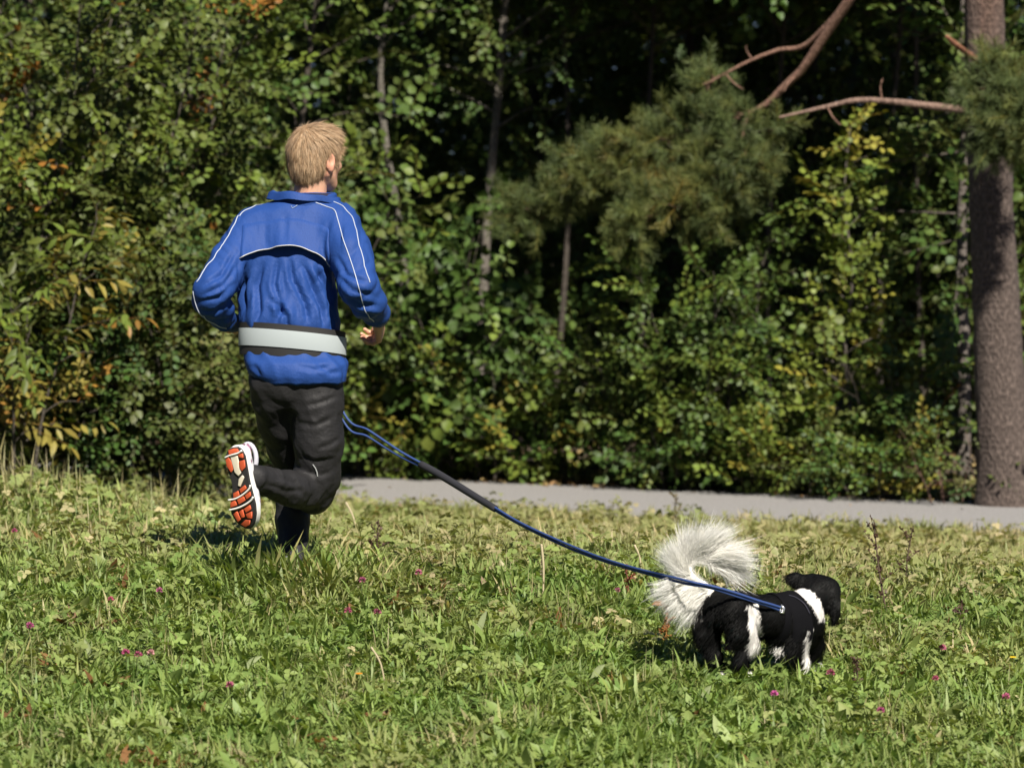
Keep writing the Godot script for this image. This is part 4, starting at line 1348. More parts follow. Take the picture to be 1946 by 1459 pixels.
func make_shoe(o: Node3D) -> Node3D:
	var shoe := Node3D.new()
	shoe.name = "shoe"
	o.add_child(shoe, true)
	tag(shoe, "white running shoe with an orange and black sole")
	put("outsole", slab(0.0, 0.010, -0.002, 0.0, Color.WHITE), mat(Color(0.018, 0.017, 0.017), 0.75), shoe)
	put("midsole", slab(0.009, 0.034, 0.001, 0.003, Color.WHITE), mat(Color(0.72, 0.71, 0.68), 0.6), shoe)
	var orange := mat(Color(0.52, 0.085, 0.028), 0.6)
	var pads := [
		[[-0.022, 0.03], [-0.004, 0.015], [0.010, 0.018], [0.018, 0.05], [0.004, 0.065], [-0.020, 0.085]],
		[[0.014, 0.085], [0.030, 0.075], [0.033, 0.13], [0.016, 0.12]],
		[[-0.035, 0.13], [-0.022, 0.115], [-0.014, 0.17], [-0.012, 0.26], [-0.020, 0.30], [-0.034, 0.22]],
		[[0.014, 0.165], [0.034, 0.155], [0.034, 0.24], [0.020, 0.285], [0.013, 0.25]],
		[[-0.024, 0.545], [-0.006, 0.52], [-0.002, 0.575], [-0.026, 0.605]],
		[[0.001, 0.50], [0.022, 0.455], [0.028, 0.495], [0.004, 0.55]],
		[[-0.040, 0.655], [-0.022, 0.63], [-0.016, 0.69], [-0.042, 0.715]],
		[[-0.014, 0.622], [0.012, 0.585], [0.018, 0.635], [-0.009, 0.682]],
		[[0.017, 0.575], [0.038, 0.535], [0.040, 0.585], [0.023, 0.625]],
		[[-0.036, 0.79], [-0.020, 0.765], [-0.012, 0.86], [-0.026, 0.90]],
		[[-0.013, 0.765], [0.002, 0.745], [0.004, 0.835], [-0.008, 0.85]],
		[[0.007, 0.735], [0.030, 0.695], [0.034, 0.745], [0.012, 0.785]],
		[[0.010, 0.80], [0.034, 0.775], [0.030, 0.86], [0.014, 0.855]],
		[[-0.018, 0.925], [0.004, 0.875], [0.022, 0.88], [0.014, 0.94], [-0.004, 0.965]]]
	for q in pads: put("sole_pad", pad_shape(q, 0.006), orange, shoe)
	var cream := mat(Color(0.66, 0.60, 0.47), 0.7)
	put("sole_insert", pad_shape([[-0.016, 0.105], [0.012, 0.10], [0.011, 0.24], [0.016, 0.30], [0.004, 0.345], [-0.008, 0.30]], 0.005), cream, shoe)
	put("sole_insert", pad_shape([[0.004, 0.375], [0.018, 0.335], [0.024, 0.36], [0.006, 0.47], [-0.003, 0.46]], 0.005), cream, shoe)
	var pale := mat(Color(0.70, 0.69, 0.65), 0.6)
	for line in [[[-0.046, 0.625], [-0.018, 0.612], [0.012, 0.565], [0.036, 0.505], [0.043, 0.46]], [[-0.048, 0.745], [-0.015, 0.725], [0.016, 0.685], [0.038, 0.64], [0.047, 0.60]], [[-0.036, 0.115], [-0.014, 0.09], [0.014, 0.07], [0.03, 0.04]]]:
		var p := []
		for q in line: p.append(Vector3(q[0] * 1.12, -0.004, SHOE * (0.5 - float(q[1]))))
		var sm := smooth(p, 4)
		var s := Shape.new()
		s.tube(sm, ramp(sm.size(), 0.0032, 0.0040), 6)
		put("sole_rib", s, pale, shoe)
	# upper: lofted from the sole rim to the ankle opening
	var up := Shape.new()
	var secs := 26
	var around := 14
	var open_t := 0.36
	for i in secs + 1:
		var t := clampf(0.012 + 0.976 * i / secs, 0.0, 1.0)
		var hw := sole_half(t)
		var top: float
		if t < open_t: top = lerpf(0.078, 0.072, t / open_t) - 0.012 * sin(PI * t / open_t)
		else: top = lerpf(0.088, 0.030, pow((t - open_t) / (1.0 - open_t), 0.75))
		if t < 0.04: top *= 0.92
		for j in around + 1:
			var a := PI * j / around
			var side := -cos(a)
			var ww := (hw.y if side > 0 else hw.x) * (1.0 - 0.35 * pow(sin(a), 2.0) * (1.0 if t < open_t else 0.5)) * 0.97
			var x := side * ww
			var y := 0.026 + top * pow(sin(a), 0.75)
			var z := SHOE * (0.5 - t)
			var col := Color(0.66, 0.66, 0.69)
			var band := fposmod(t * 9.0 + y * 14.0, 1.0)
			if t > 0.30 and t < 0.72 and band < 0.28 and y > 0.045: col = Color(0.30, 0.31, 0.36)
			if y < 0.047 and t > 0.18 and t < 0.9 and fposmod(t * 6.0, 1.0) < 0.3: col = Color(0.20, 0.07, 0.14)
			if t < 0.16 and y > 0.06: col = Color(0.28, 0.12, 0.2)
			up.vert(Vector3(x, y, z), col)
	for i in secs:
		for j in around:
			var a := i * (around + 1) + j
			up.quad(a, a + 1, a + around + 2, a + around + 1)
	put("upper", up, mat(Color.WHITE, 0.7, true), shoe)
	# heel collar: a padded ring round the ankle
	var rg := PackedVector3Array()
	for i in 21:
		var a := TAU * i / 20.0
		rg.append(Vector3(0.030 * sin(a), 0.094 + 0.006 * cos(a), SHOE * 0.5 - 0.058 + 0.05 * cos(a)))
	var cr := Shape.new()
	cr.tube(rg, ramp(21, 0.009, 0.009), 8)
	put("ankle_collar", cr, mat(Color(0.45, 0.45, 0.5), 0.8), shoe)
	# laces
	for i in 5:
		var t := 0.42 + i * 0.055
		var l := Shape.new()
		var y := 0.026 + lerpf(0.088, 0.030, pow((t - open_t) / (1.0 - open_t), 0.75)) + 0.002
		l.tube(PackedVector3Array([Vector3(-0.018, y - 0.006, SHOE * (0.5 - t)), Vector3(0, y, SHOE * (0.495 - t)), Vector3(0.018, y - 0.006, SHOE * (0.5 - t))]), PackedFloat32Array([0.003, 0.003, 0.003]), 5)
		put("lace", l, mat(Color(0.6, 0.6, 0.62), 0.8), shoe)
	return shoe

func make_shoes(o: Node3D) -> void:
	# raised right shoe: the sole looks back at the camera and to the left, heel on top
	var sh := make_shoe(o)
	var heel := mp(444, 852, 0.36)
	var toe := mp(466, 1006, 0.33)
	var mid := heel.lerp(toe, 0.5)
	var zaxis := (heel - toe).normalized()
	var down := Vector3(-0.45, -0.02, 0.89)
	var yaxis := -(down - zaxis * down.dot(zaxis)).normalized()
	sh.transform = Transform3D(Basis(yaxis.cross(zaxis), yaxis, zaxis), mid)
	var other := sh.duplicate()
	o.add_child(other, true)
	other.name = "shoe_001"
	var b := Basis.from_scale(Vector3(-1, 1, 1))
	other.transform = Transform3D(Basis(Vector3.UP, deg_to_rad(-14.0)) * b, mp(563, 1106, -0.14))

# ---------------------------------------------------------------- the dog
const DOG := 13.5
var dog_base := Vector3.ZERO
var dog := Field.new()

func dp(px: float, py: float, z := 0.0) -> Vector3:
	return spot(px, py, DOG - z) - dog_base

# the coat's markings, by place on the body
func coat(p: Vector3) -> Color:
	var black := Color(0.0055, 0.0056, 0.0060)
	var white := Color(0.74, 0.72, 0.69)
	var s := 581.0
	var px := 1460.0 + p.x * s
	var py := 1294.0 - p.y * s
	var w := fine.get_noise_3dv(p * 4.0) * 5.0
	# band from the loin down the front of the near thigh
	var mid := lerpf(1428.0, 1441.0, (py - 1140.0) / 120.0)
	var half := 15.0 - 5.0 * absf((py - 1185.0) / 70.0)
	if p.z > -0.06 and py > 1138.0 and absf(px + w - mid) < maxf(half, 7.0) and px < 1462.0: return white
	# white socks
	if py > 1268.0 + w: return white
	# ring round the neck
	var nk := dp(1530, 1152, -0.09)
	var ax := (dp(1556, 1128, -0.14) - dp(1508, 1172, -0.05)).normalized()
	var u := (p - nk).dot(ax)
	if absf(u - 0.002) < 0.026 and px > 1488.0 and py < 1178.0 and (p - nk - ax * u).length() < 0.075: return white
	# stripe down the near foreleg, a patch behind the elbow
	if p.z > -0.14 and absf(px + w * 0.5 - lerpf(1541.0, 1535.0, (py - 1195.0) / 70.0)) < 6.5 and py > 1190.0: return white
	if absf(px + w * 0.6 - 1484.0) < 9.0 and py > 1217.0 and py < 1262.0: return white
	return black

func ribbon(s: Shape, p: PackedVector3Array, side: Vector3, w: float, col: Color) -> void:
	var pl := -1; var pr := -1
	for i in p.size():
		var t := i / float(p.size() - 1)
		if i == p.size() - 1:
			s.tri(pl, pr, s.vert(p[i], col))
			return
		var ww := side * w * (1.0 - t * 0.7) * 0.5
		var l := s.vert(p[i] - ww, col); var r := s.vert(p[i] + ww, col)
		if i > 0: s.quad(pl, pr, r, l)
		pl = l; pr = r

func make_dog() -> void:
	rng.seed = 300
	dog_base = on_ground(spot(1460, 1294, DOG))
	var o := thing("dog", "small black and white long-haired dog with a bushy white tail curled over its back", "dog", dog_base)
	dog.k = 0.03
	var fwd := Vector3(0.80, 0, -0.60)
	var rgt := Vector3(0.60, 0, 0.80)
	# trunk: rump, loin, deep chest
	dog.chain([dp(1366, 1152, 0.07), dp(1410, 1160, 0.04), dp(1462, 1170, -0.01), dp(1508, 1180, -0.06), dp(1534, 1184, -0.09)], [0.056, 0.058, 0.062, 0.074, 0.060], 0.03)
	dog.ball(dp(1510, 1198, -0.065), Basis(rgt, Vector3.UP, -fwd), Vector3(0.056, 0.074, 0.082), 0.03)
	# neck and head
	dog.chain([dp(1512, 1165, -0.07), dp(1548, 1136, -0.13)], [0.064, 0.05], 0.03)
	var hc := dp(1558, 1128, -0.155)
	var hf := Vector3(0.62, -0.18, -0.76).normalized()
	var hr := hf.cross(Vector3.UP).normalized()
	var hu := hr.cross(hf)
	var hb := Basis(hr, hu, -hf)
	dog.ball(hc, hb, Vector3(0.064, 0.060, 0.066), 0.025)
	dog.ball(hc + hu * 0.022 - hf * 0.012, hb, Vector3(0.046, 0.034, 0.046), 0.02)
	dog.bone(hc + hf * 0.03 - hu * 0.012, hc + hf * 0.095 - hu * 0.022, 0.032, 0.021, 0.025)
	dog.ball(hc + hf * 0.112 - hu * 0.016, hb, Vector3(0.012, 0.010, 0.010), 0.006)
	for sd in [-1.0, 1.0]: dog.ball(hc + hr * sd * 0.034 + hf * 0.01 - hu * 0.03, hb, Vector3(0.026, 0.03, 0.03), 0.02)
	# ears: the left one flies up and out, the right one hangs
	dog.chain([hc - hr * 0.036 + hu * 0.034, dp(1526, 1108, -0.145), dp(1511, 1099, -0.135), dp(1497, 1096, -0.125)], [0.028, 0.025, 0.019, 0.006], 0.014)
	dog.chain([hc + hr * 0.044 + hu * 0.026, dp(1586, 1132, -0.12), dp(1592, 1156, -0.105), dp(1586, 1180, -0.10)], [0.024, 0.026, 0.024, 0.010], 0.012)
	# hind legs: near (right) and far (left)
	dog.chain([dp(1396, 1158, 0.10), dp(1408, 1198, 0.10), dp(1424, 1222, 0.085)], [0.058, 0.046, 0.032], 0.025)
	dog.chain([dp(1424, 1222, 0.085), dp(1410, 1252, 0.12), dp(1420, 1284, 0.105)], [0.027, 0.018, 0.016], 0.012)
	dog.chain([dp(1420, 1284, 0.105), dp(1432, 1290, 0.09)], [0.017, 0.014], 0.01)
	dog.chain([dp(1352, 1158, 0.04), dp(1346, 1195, 0.05), dp(1354, 1222, 0.05)], [0.05, 0.040, 0.028], 0.025)
	dog.chain([dp(1354, 1222, 0.05), dp(1364, 1248, 0.07), dp(1374, 1282, 0.055)], [0.024, 0.017, 0.015], 0.012)
	dog.chain([dp(1374, 1282, 0.055), dp(1384, 1288, 0.04)], [0.016, 0.013], 0.01)
	# forelegs: near (right) straight, far (left) stepping out
	dog.chain([dp(1520, 1200, -0.02), dp(1515, 1228, -0.015), dp(1528, 1262, -0.025), dp(1530, 1288, -0.03)], [0.042, 0.030, 0.019, 0.017], 0.02)
	dog.chain([dp(1530, 1288, -0.03), dp(1541, 1291, -0.045)], [0.018, 0.013], 0.01)
	dog.chain([dp(1546, 1200, -0.12), dp(1552, 1226, -0.13), dp(1550, 1252, -0.14), dp(1556, 1272, -0.15)], [0.036, 0.024, 0.016, 0.015], 0.02)
	dog.chain([dp(1556, 1272, -0.15), dp(1566, 1277, -0.165)], [0.017, 0.013], 0.01)
	# tail core
	var core := smooth([dp(1354, 1126, 0.07), dp(1337, 1114, 0.08), dp(1320, 1103, 0.082), dp(1309, 1087, 0.08), dp(1313, 1070, 0.075), dp(1330, 1062, 0.07), dp(1347, 1066, 0.065), dp(1356, 1076, 0.06)], 5)
	for i in core.size() - 1: dog.bone(core[i], core[i + 1], lerpf(0.015, 0.004, i / float(core.size())), lerpf(0.015, 0.004, (i + 1) / float(core.size())), 0.008)
	var s := Shape.new()
	var white := Color(0.76, 0.745, 0.71)
	var paint := func(p: Vector3) -> Color:
		for q in range(3, core.size()):
			if p.distance_to(core[q]) < 0.024: return white
		return coat(p)
	net(dog, dp(1285, 1304, -0.28), dp(1615, 1035, 0.22), 0.0075, s, paint)
	var fur := mat(Color.WHITE, 0.62, true)
	fur.metallic_specular = 0.22
	put("body", s, fur, o)
	# short coat
	var h := Shape.new()
	var tops := s.idx.size() / 3
	for i in 20000:
		var tr := (rng.randi() % tops) * 3
		var a := s.v[s.idx[tr]]
		var b := a.lerp(s.v[s.idx[tr + 1]], rng.randf()).lerp(s.v[s.idx[tr + 2]], rng.randf() * 0.7)
		var n := s.n[s.idx[tr]]
		var col := s.c[s.idx[tr]]
		var rear := b.x < dp(1362, 0).x and b.y < dp(0, 1150).y
		var flow := -fwd * 0.75 + Vector3.DOWN * 0.75 + rnd_dir() * 0.22
		var l := rnd(0.014, 0.026)
		if b.distance_to(hc) < 0.085: l *= 0.75
		if rear or (b.y < dp(0, 1205).y and b.y > dp(0, 1250).y): l *= 1.9
		if b.y < dp(0, 1262).y: l *= 0.5
		if b.y > dp(0, 1122).y and b.x < dp(1420, 0).x: continue
		flow = (flow - n * flow.dot(n) * 0.8).normalized()
		var v := rnd(0.7, 1.3)
		var cc := Color(col.r * v, col.g * v, col.b * v)
		var side := n.cross(flow).normalized()
		ribbon(h, PackedVector3Array([b - n * 0.002, b + flow * l * 0.5 + n * l * 0.22, b + flow * l + n * l * 0.12 + Vector3.DOWN * l * 0.1]), side, rnd(0.0014, 0.0024), cc)
	# ear fringe
	for i in 500:
		var far_ear := i % 2 == 0
		var c := dp(1583, 1140, -0.13).lerp(dp(1587, 1178, -0.11), rng.randf()) if far_ear else hc.lerp(dp(1501, 1098, -0.13), rnd(0.5, 1.0))
		var l := rnd(0.012, 0.03)
		var dir := (Vector3.DOWN * (1.0 if far_ear else 0.15) + (Vector3.LEFT * 0.9 + Vector3.UP * 0.1 if not far_ear else Vector3.ZERO) + rnd_dir() * 0.5).normalized()
		var st := c + rnd_dir() * 0.013
		ribbon(h, PackedVector3Array([st, st + dir * l * 0.6, st + dir * l + Vector3.DOWN * 0.004]), dir.cross(rnd_dir()).normalized(), 0.002, Color(0.012, 0.011, 0.011))
	put("fur", h, fur, o)
	# tail plume: long hair that falls away from the core
	var t := Shape.new()
	var pivot := dp(1331, 1083, 0.072)
	for lock in 230:
		var lower := lock < 80
		var u := rnd(0.0, 0.36) if lower else rnd(0.30, 1.0)
		var k := u * (core.size() - 1)
		var c := core[int(k)].lerp(core[mini(int(k) + 1, core.size() - 1)], fposmod(k, 1.0))
		var ang: float
		var l: float
		if lower:
			ang = deg_to_rad(rnd(180.0, 236.0))
			l = rnd(0.10, 0.175)
		else:
			# from the left over the top to the right; longest towards the upper right
			var e := (u - 0.30) / 0.70
			ang = deg_to_rad(lerpf(165.0, -12.0, e) + rnd(-20.0, 20.0))
			l = rnd(0.085, 0.15) * (1.0 + 0.22 * maxf(cos(ang - 1.05), 0.0))
		var dir := Vector3(cos(ang), sin(ang), rnd(-0.35, 0.45)).normalized()
		var bend := Vector3(sin(ang), -cos(ang), 0) * l * rnd(0.05, 0.4) * (-0.3 if lower else 1.0) + Vector3.DOWN * l * 0.08
		var tip := c + dir * l + bend
		for hair in 42:
			var s0 := c + rnd_dir() * 0.011
			var e0 := tip + rnd_dir() * 0.022 + dir * rnd(-0.045, 0.012)
			var mid := s0.lerp(e0, 0.5) - bend * 0.3 + rnd_dir() * 0.008
			var v := rnd(0.86, 1.1)
			ribbon(t, PackedVector3Array([s0, s0.lerp(mid, 0.55), mid, mid.lerp(e0, 0.55) + bend * 0.06, e0]), dir.cross(rnd_dir()).normalized(), rnd(0.0009, 0.0018), Color(0.84 * v, 0.83 * v, 0.80 * v))
	for i in 1500:
		var k := rng.randf() * (core.size() - 1)
		var c := core[int(k)].lerp(core[mini(int(k) + 1, core.size() - 1)], fposmod(k, 1.0))
		var along := (core[mini(int(k) + 1, core.size() - 1)] - core[maxi(int(k) - 1, 0)]).normalized()
		var dir := (rnd_dir() * 0.9 + along * 0.7 + Vector3(0, 0, 0.35) + (pivot - c).normalized() * 0.35).normalized()
		var l := rnd(0.02, 0.045)
		var v := rnd(0.86, 1.1)
		ribbon(t, PackedVector3Array([c + rnd_dir() * 0.008, c + dir * l * 0.5, c + dir * l + along * l * 0.5]), dir.cross(rnd_dir()).normalized(), rnd(0.001, 0.002), Color(0.84 * v, 0.83 * v, 0.80 * v))
	# one long wisp to the right, and a few dark hairs below the root
	for i in 40:
		var c: Vector3 = core[core.size() - 2] + rnd_dir() * 0.012
		var e := dp(1440, 1110, 0.05) + rnd_dir() * 0.016
		ribbon(t, PackedVector3Array([c, c.lerp(e, 0.4) + Vector3(0, 0.02, 0), c.lerp(e, 0.75) + Vector3(0, 0.018, 0), e]), Vector3(0.2, 0.9, 0.3), 0.002, white)
	for i in 60:
		var c := dp(1350, 1135, 0.075) + rnd_dir() * 0.012
		var e := c + Vector3(rnd(-0.06, -0.02), rnd(-0.12, -0.07), 0.02)
		ribbon(t, PackedVector3Array([c, c.lerp(e, 0.5) + Vector3(-0.015, 0, 0), e]), Vector3(0.9, 0.2, 0.3), 0.0022, white if i % 3 == 0 else Color(0.02, 0.018, 0.016))
	var tm := mat(Color.WHITE, 0.55, true)
	tm.backlight_enabled = true
	tm.backlight = Color(0.85, 0.85, 0.83)
	put("tail_plume", t, tm, o)
	# harness: black straps round the chest and along the back, with a ring
	var harness_mat := mat(Color(0.005, 0.005, 0.006), 0.9)
	harness_mat.metallic_specular = 0.15
	var hn := put("harness", harness_shape(), harness_mat, o)
	tag(hn, "black padded harness")
	var pipe := Shape.new()
	var pl := []
	for q in [[1516, 1156], [1530, 1160], [1546, 1172], [1556, 1190]]: pl.append(dog.hit(dp(q[0], q[1], 0.4), Vector3(0, 0, -1), 0.011))
	pipe.tube(smooth(pl, 4), ramp(13, 0.002, 0.002), 5)
	put("harness_edging", pipe, mat(Color(0.010, 0.010, 0.022), 0.7), hn)
	# eyes on the far side of the head
	for sd in [-1.0, 1.0]:
		var e := SphereMesh.new()
		e.radius = 0.008; e.height = 0.016; e.radial_segments = 12; e.rings = 8
		var em := MeshInstance3D.new()
		em.name = "eye"
		em.mesh = e
		em.material_override = mat(Color(0.02, 0.012, 0.008), 0.1)
		o.add_child(em, true)
		em.position = hc + hr * sd * 0.028 + hf * 0.046 + hu * 0.008

func harness_shape() -> Shape:
	var s := Shape.new()
	# girth strap and shoulder strap: bands that follow the body, wrapped round the trunk's axis
	for band in [[dp(1497, 1180, -0.045), Vector3(0.80, 0.08, -0.6), 0.036, 0.009], [dp(1470, 1174, -0.02), Vector3(0.80, -0.05, -0.6), 0.012, 0.008]]:
		var c: Vector3 = band[0]
		var ax: Vector3 = band[1].normalized()
		var half: float = band[2]
		var u := ax.cross(Vector3.UP).normalized()
		var v := u.cross(ax)
		var first := s.v.size()
		var n := 36
		for k in 4:
			for i in n:
				var a := TAU * i / n
				var dir := u * cos(a) + v * sin(a)
				var at: Vector3 = c + ax * half * [-1.0, -0.8, 0.8, 1.0][k]
				var lift: float = [0.003, band[3], band[3], 0.003][k]
				var p := dog.hit(at + dir * 0.105, -dir, lift, 0.105)
				s.vert(p)
		for k in 3:
			for i in n:
				var a := first + k * n + i; var b := first + k * n + (i + 1) % n
				s.quad(a, b, b + n, a + n)
	return s

# ---------------------------------------------------------------- the leash
func make_leash() -> void:
	var b0 := on_ground(spot(973, 1030, 14.3))
	var o := thing("leash", "blue double-cord dog leash with a black stretch section between runner and dog", "leash", b0)
	var pts := [[598, 655, 15.36], [655, 796, 15.28], [700, 824, 15.22], [760, 862, 15.12], [830, 899, 14.98], [925, 957, 14.72], [1000, 1001, 14.46], [1100, 1046, 14.08], [1200, 1080, 13.62], [1300, 1105, 13.33], [1345, 1114, 13.31], [1400, 1130, 13.34], [1450, 1146, 13.40], [1483, 1157, 13.45]]
	var line := []
	for q in pts: line.append(spot(q[0], q[1], q[2]) - b0)
	var path := smooth(line, 10)
	var blue := mat(Color(0.018, 0.045, 0.16), 0.7)
	var n := path.size()
	for strand in 2:
		var p := PackedVector3Array()
		for i in n:
			var t := i / float(n - 1)
			var sp := 0.0044
			if t < 0.32: sp = lerpf(0.013, 0.0044, smoothstep(0.06, 0.30, t)) * smoothstep(0.0, 0.06, t) + 0.003
			var sg := 1.0 if strand == 0 else -1.0
			p.append(path[i] + Vector3(0, sp * sg, 0.003 * sg) + Vector3(0, 0.0010 * sin(t * 40.0 + strand * 2.0), 0))
		var s := Shape.new()
		s.tube(p, ramp(n, 0.0047, 0.0047), 7)
		put("cord", s, blue, o)
	var sl := PackedVector3Array()
	for i in range(36, 53): sl.append(path[i])
	var ss := Shape.new()
	ss.tube(sl, ramp(sl.size(), 0.0145, 0.013), 9)
	put("stretch_section", ss, mat(Color(0.012, 0.012, 0.016), 0.8), o)
	# snap hook on the harness ring
	var e := path[n - 1]
	var hook := Shape.new()
	hook.tube(PackedVector3Array([e, e + Vector3(0.006, 0.012, 0.004), e + Vector3(0.012, 0.004, 0.004), e + Vector3(0.010, -0.012, 0.003), e + Vector3(0.002, -0.012, 0.002), e]), PackedFloat32Array([0.005, 0.0045, 0.0045, 0.0045, 0.0045, 0.005]), 7)
	var steel := mat(Color(0.75, 0.75, 0.76), 0.25)
	steel.metallic = 0.9
	put("snap_hook", hook, steel, o)

# ---------------------------------------------------------------- the meadow
func ground_hit(px: float, py: float, lift := 0.0) -> Vector3:
	# the spot on the meadow (or lift metres above it) in line with that direction
	var d := 10.0
	while d < 30.0:
		var p := spot(px, py, d)
		if p.y <= ground_y(p.x, p.z) + lift: break
		d += 0.02
	return on_ground(spot(px, py, d))

func make_meadow_plants() -> void:
	rng.seed = 611
	# ---- clover heads
	var pink := mat(Color.WHITE, 0.6, true)
	pink.backlight_enabled = true
	pink.backlight = Color(0.5, 0.45, 0.5)
	var stemm := mat(Color(0.09, 0.12, 0.035), 0.6)
	var spots := [[28, 1010, 0.36, 0.07, 0.15], [228, 916, 0.42, 0.10, 0.22], [210, 1140, 0.45, 0.10, 0.16], [57, 1192, 0.36, 0.08, 0.18], [243, 1240, 0.34, 0.06, 0.14], [258, 1247, 0.38, 0.08, 0.16], [283, 1243, 0.55, 0.28, 0.28], [437, 1303, 0.33, 0.08, 0.14], [683, 1105, 0.28, 0.07, 0.13], [660, 1162, 0.3, 0.07, 0.12], [797, 1090, 0.38, 0.12, 0.18], [718, 1165, 0.28, 0.08, 0.12], [1178, 1124, 0.36, 0.10, 0.17], [1477, 1320, 0.52, 0.09, 0.30], [1786, 1233, 0.34, 0.08, 0.15], [1778, 1292, 0.36, 0.07, 0.13], [1912, 1325, 0.40, 0.10, 0.18], [1387, 1234, 0.42, 0.06, 0.10], [1675, 1352, 0.30, 0.06, 0.14], [300, 1123, 0.36, 0.10, 0.2], [1575, 1280, 0.3, 0.07, 0.12]]
	for q in spots:
		var h := rnd(0.10, 0.13)
		var g := ground_hit(q[0], q[1], h)
		var o := thing("clover_flower", "small pink clover head standing in the meadow grass", "flower", g, "clover flowers in the meadow")
		var st := Shape.new()
		var top := Vector3(rnd(-0.01, 0.01), h, rnd(-0.01, 0.01))
		var sp := smooth([Vector3(rnd(-0.02, 0.02), -0.01, rnd(-0.02, 0.02)), top * 0.5 + Vector3(rnd(-0.008, 0.008), 0, 0), top], 3)
		st.tube(sp, ramp(sp.size(), 0.0016, 0.0013), 4)
		put("stem", st, stemm, o)
		var hd := Shape.new()
		var r := rnd(0.010, 0.014)
		for i in 70:
			var d := rnd_dir()
			if d.y < -0.5: continue
			var v := rnd(0.75, 1.3)
			var col := Color(q[2] * v, q[3] * v, q[4] * v)
			var ax := (d + Vector3.UP * 0.25).normalized()
			hd.leaf(top + Vector3(d.x, d.y * 1.05, d.z) * r * 0.35, ax, ax.cross(rnd_dir()).normalized(), r * 0.85, r * 0.34, 0.3, 0.1, col)
		put("flower_head", hd, pink, o)
		var lv := Shape.new()
		for k in 2:
			var b := sp[2 + k * 2]
			var a0 := rnd(0, TAU)
			for i in 3:
				var a := a0 + TAU * i / 3.0
				var ax := Vector3(cos(a), 0.35, sin(a)).normalized()
				lv.leaf(b, ax, (Vector3.UP - ax * ax.y).normalized(), 0.022, 0.013, 0.12, 0.1, Color(0.10, 0.15, 0.04))
		put("leaves", lv, M.grass, o)
	# ---- yellow flowers
	for q in [[682, 1282, Color(0.62, 0.26, 0.02), "orange-yellow hawkbit flower low in the grass"], [1926, 1251, Color(0.7, 0.5, 0.02), "bright yellow buttercup low in the grass"], [1206, 1006, Color(0.5, 0.40, 0.05), "pale yellow flower in the grass beside the path"]]:
		var h := 0.09
		var g := ground_hit(q[0], q[1], h)
		var o := thing("yellow_flower", q[3], "flower", g, "yellow flowers in the meadow")
		var st := Shape.new()
		st.tube(smooth([Vector3(0.01, -0.01, 0), Vector3(0.004, h * 0.6, 0), Vector3(0, h, 0)], 3), ramp(7, 0.0016, 0.0013), 4)
		put("stem", st, stemm, o)
		var pe := Shape.new()
		for i in 14:
			var a := TAU * i / 14.0
			var ax := Vector3(cos(a), 0.35, sin(a) + 0.35).normalized()
			pe.leaf(Vector3(0, h, 0), ax, (Vector3(0, 1, 0.4) - ax * Vector3(0, 1, 0.4).dot(ax)).normalized(), 0.013, 0.006, 0.1, 0.1, q[2])
		put("petals", pe, M.grass, o)
	# ---- dry stalks
	var straw := mat(Color(0.40, 0.34, 0.21), 0.7)
	for q in [[682, 1008, 657, 955, 0.006, "bleached dry stalk slanting up beside the runner's knee"], [1031, 1120, 1029, 1035, 0.0055, "grey dry plantain stalk below the middle of the leash"], [1220, 1075, 1206, 1036, 0.005, "thin curved dry stem just left of the dog's tail"], [735, 1285, 705, 1230, 0.004, "yellowish dry stem in the short grass"]]:
		var g := ground_hit(q[0], q[1], 0.06)
		var dist := -g.z
		var top := spot(q[2], q[3], dist) - g
		var o := thing("dry_stalk", q[5], "stalk", g, "dry stalks in the meadow")
		var s := Shape.new()
		var ln := smooth([Vector3(0.0, -0.01, 0), top * 0.5 + Vector3(0.006, 0.02, 0), top], 4)
		s.tube(ln, ramp(ln.size(), q[4] * 0.55, q[4]), 5)
		put("stem", s, straw, o)
		if q[5].contains("plantain"):
			var e := Shape.new()
			for i in 60:
				var t := rnd(0.45, 1.0)
				e.leaf(top * t, (rnd_dir() + Vector3.UP * 0.4).normalized(), rnd_dir(), 0.009, 0.004, 0.2, 0.0, Color(0.24, 0.19, 0.14))
			put("seed_head", e, M.grass, o)
	# ---- dock and other seed stalks: [foot px, foot py, height, colour, label, density]
	var rust := Color(0.17, 0.055, 0.03)
	var brown := Color(0.085, 0.05, 0.035)
	for q in [[142, 872, 0.46, rust, "tall rust-red dock stalk in front of the left shrubs", 1.0], [196, 872, 0.30, Color(0.24, 0.13, 0.13), "faded pinkish willowherb stalk leaning beside the rust-red dock", 0.6], [712, 1100, 0.22, brown, "dark brown withered dock behind the runner's feet", 0.7], [1690, 1180, 0.36, brown, "loose dark brown seed stalk to the right of the dog", 0.55], [1722, 1130, 0.26, brown, "thin brown seed stalk behind the loose dark one", 0.4], [1262, 1240, 0.16, Color(0.26, 0.11, 0.03), "withered orange-leaved dock below the dog's tail", 0.7], [1190, 1150, 0.14, rust, "low reddish sorrel left of the dog's tail", 0.5], [1640, 1330, 0.14, brown, "low brown seed head in the grass in front of the dog", 0.5], [1830, 1215, 0.14, Color(0.10, 0.06, 0.045), "low brown knapweed in the grass right of the dog", 0.45], [1290, 1010, 0.2, Color(0.12, 0.09, 0.03), "small leafy weed at the meadow's edge by the path", 0.4]]:
		var g := ground_hit(q[0], q[1], 0.0)
		var o := thing("dock_plant", q[4], "plant", g, "seed stalks in the meadow")
		var h: float = q[2]
		var lean := Vector3(rnd(-0.15, 0.15), 1, rnd(-0.1, 0.1))
		if q[4].contains("leaning"): lean = Vector3(0.35, 1, 0)
		if q[4].contains("rust-red dock"): lean = Vector3(0.12, 1, 0)
		var ln := smooth([Vector3(0, -0.02, 0), lean * h * 0.5 + Vector3(rnd(-0.01, 0.01), 0, 0), lean * h], 5)
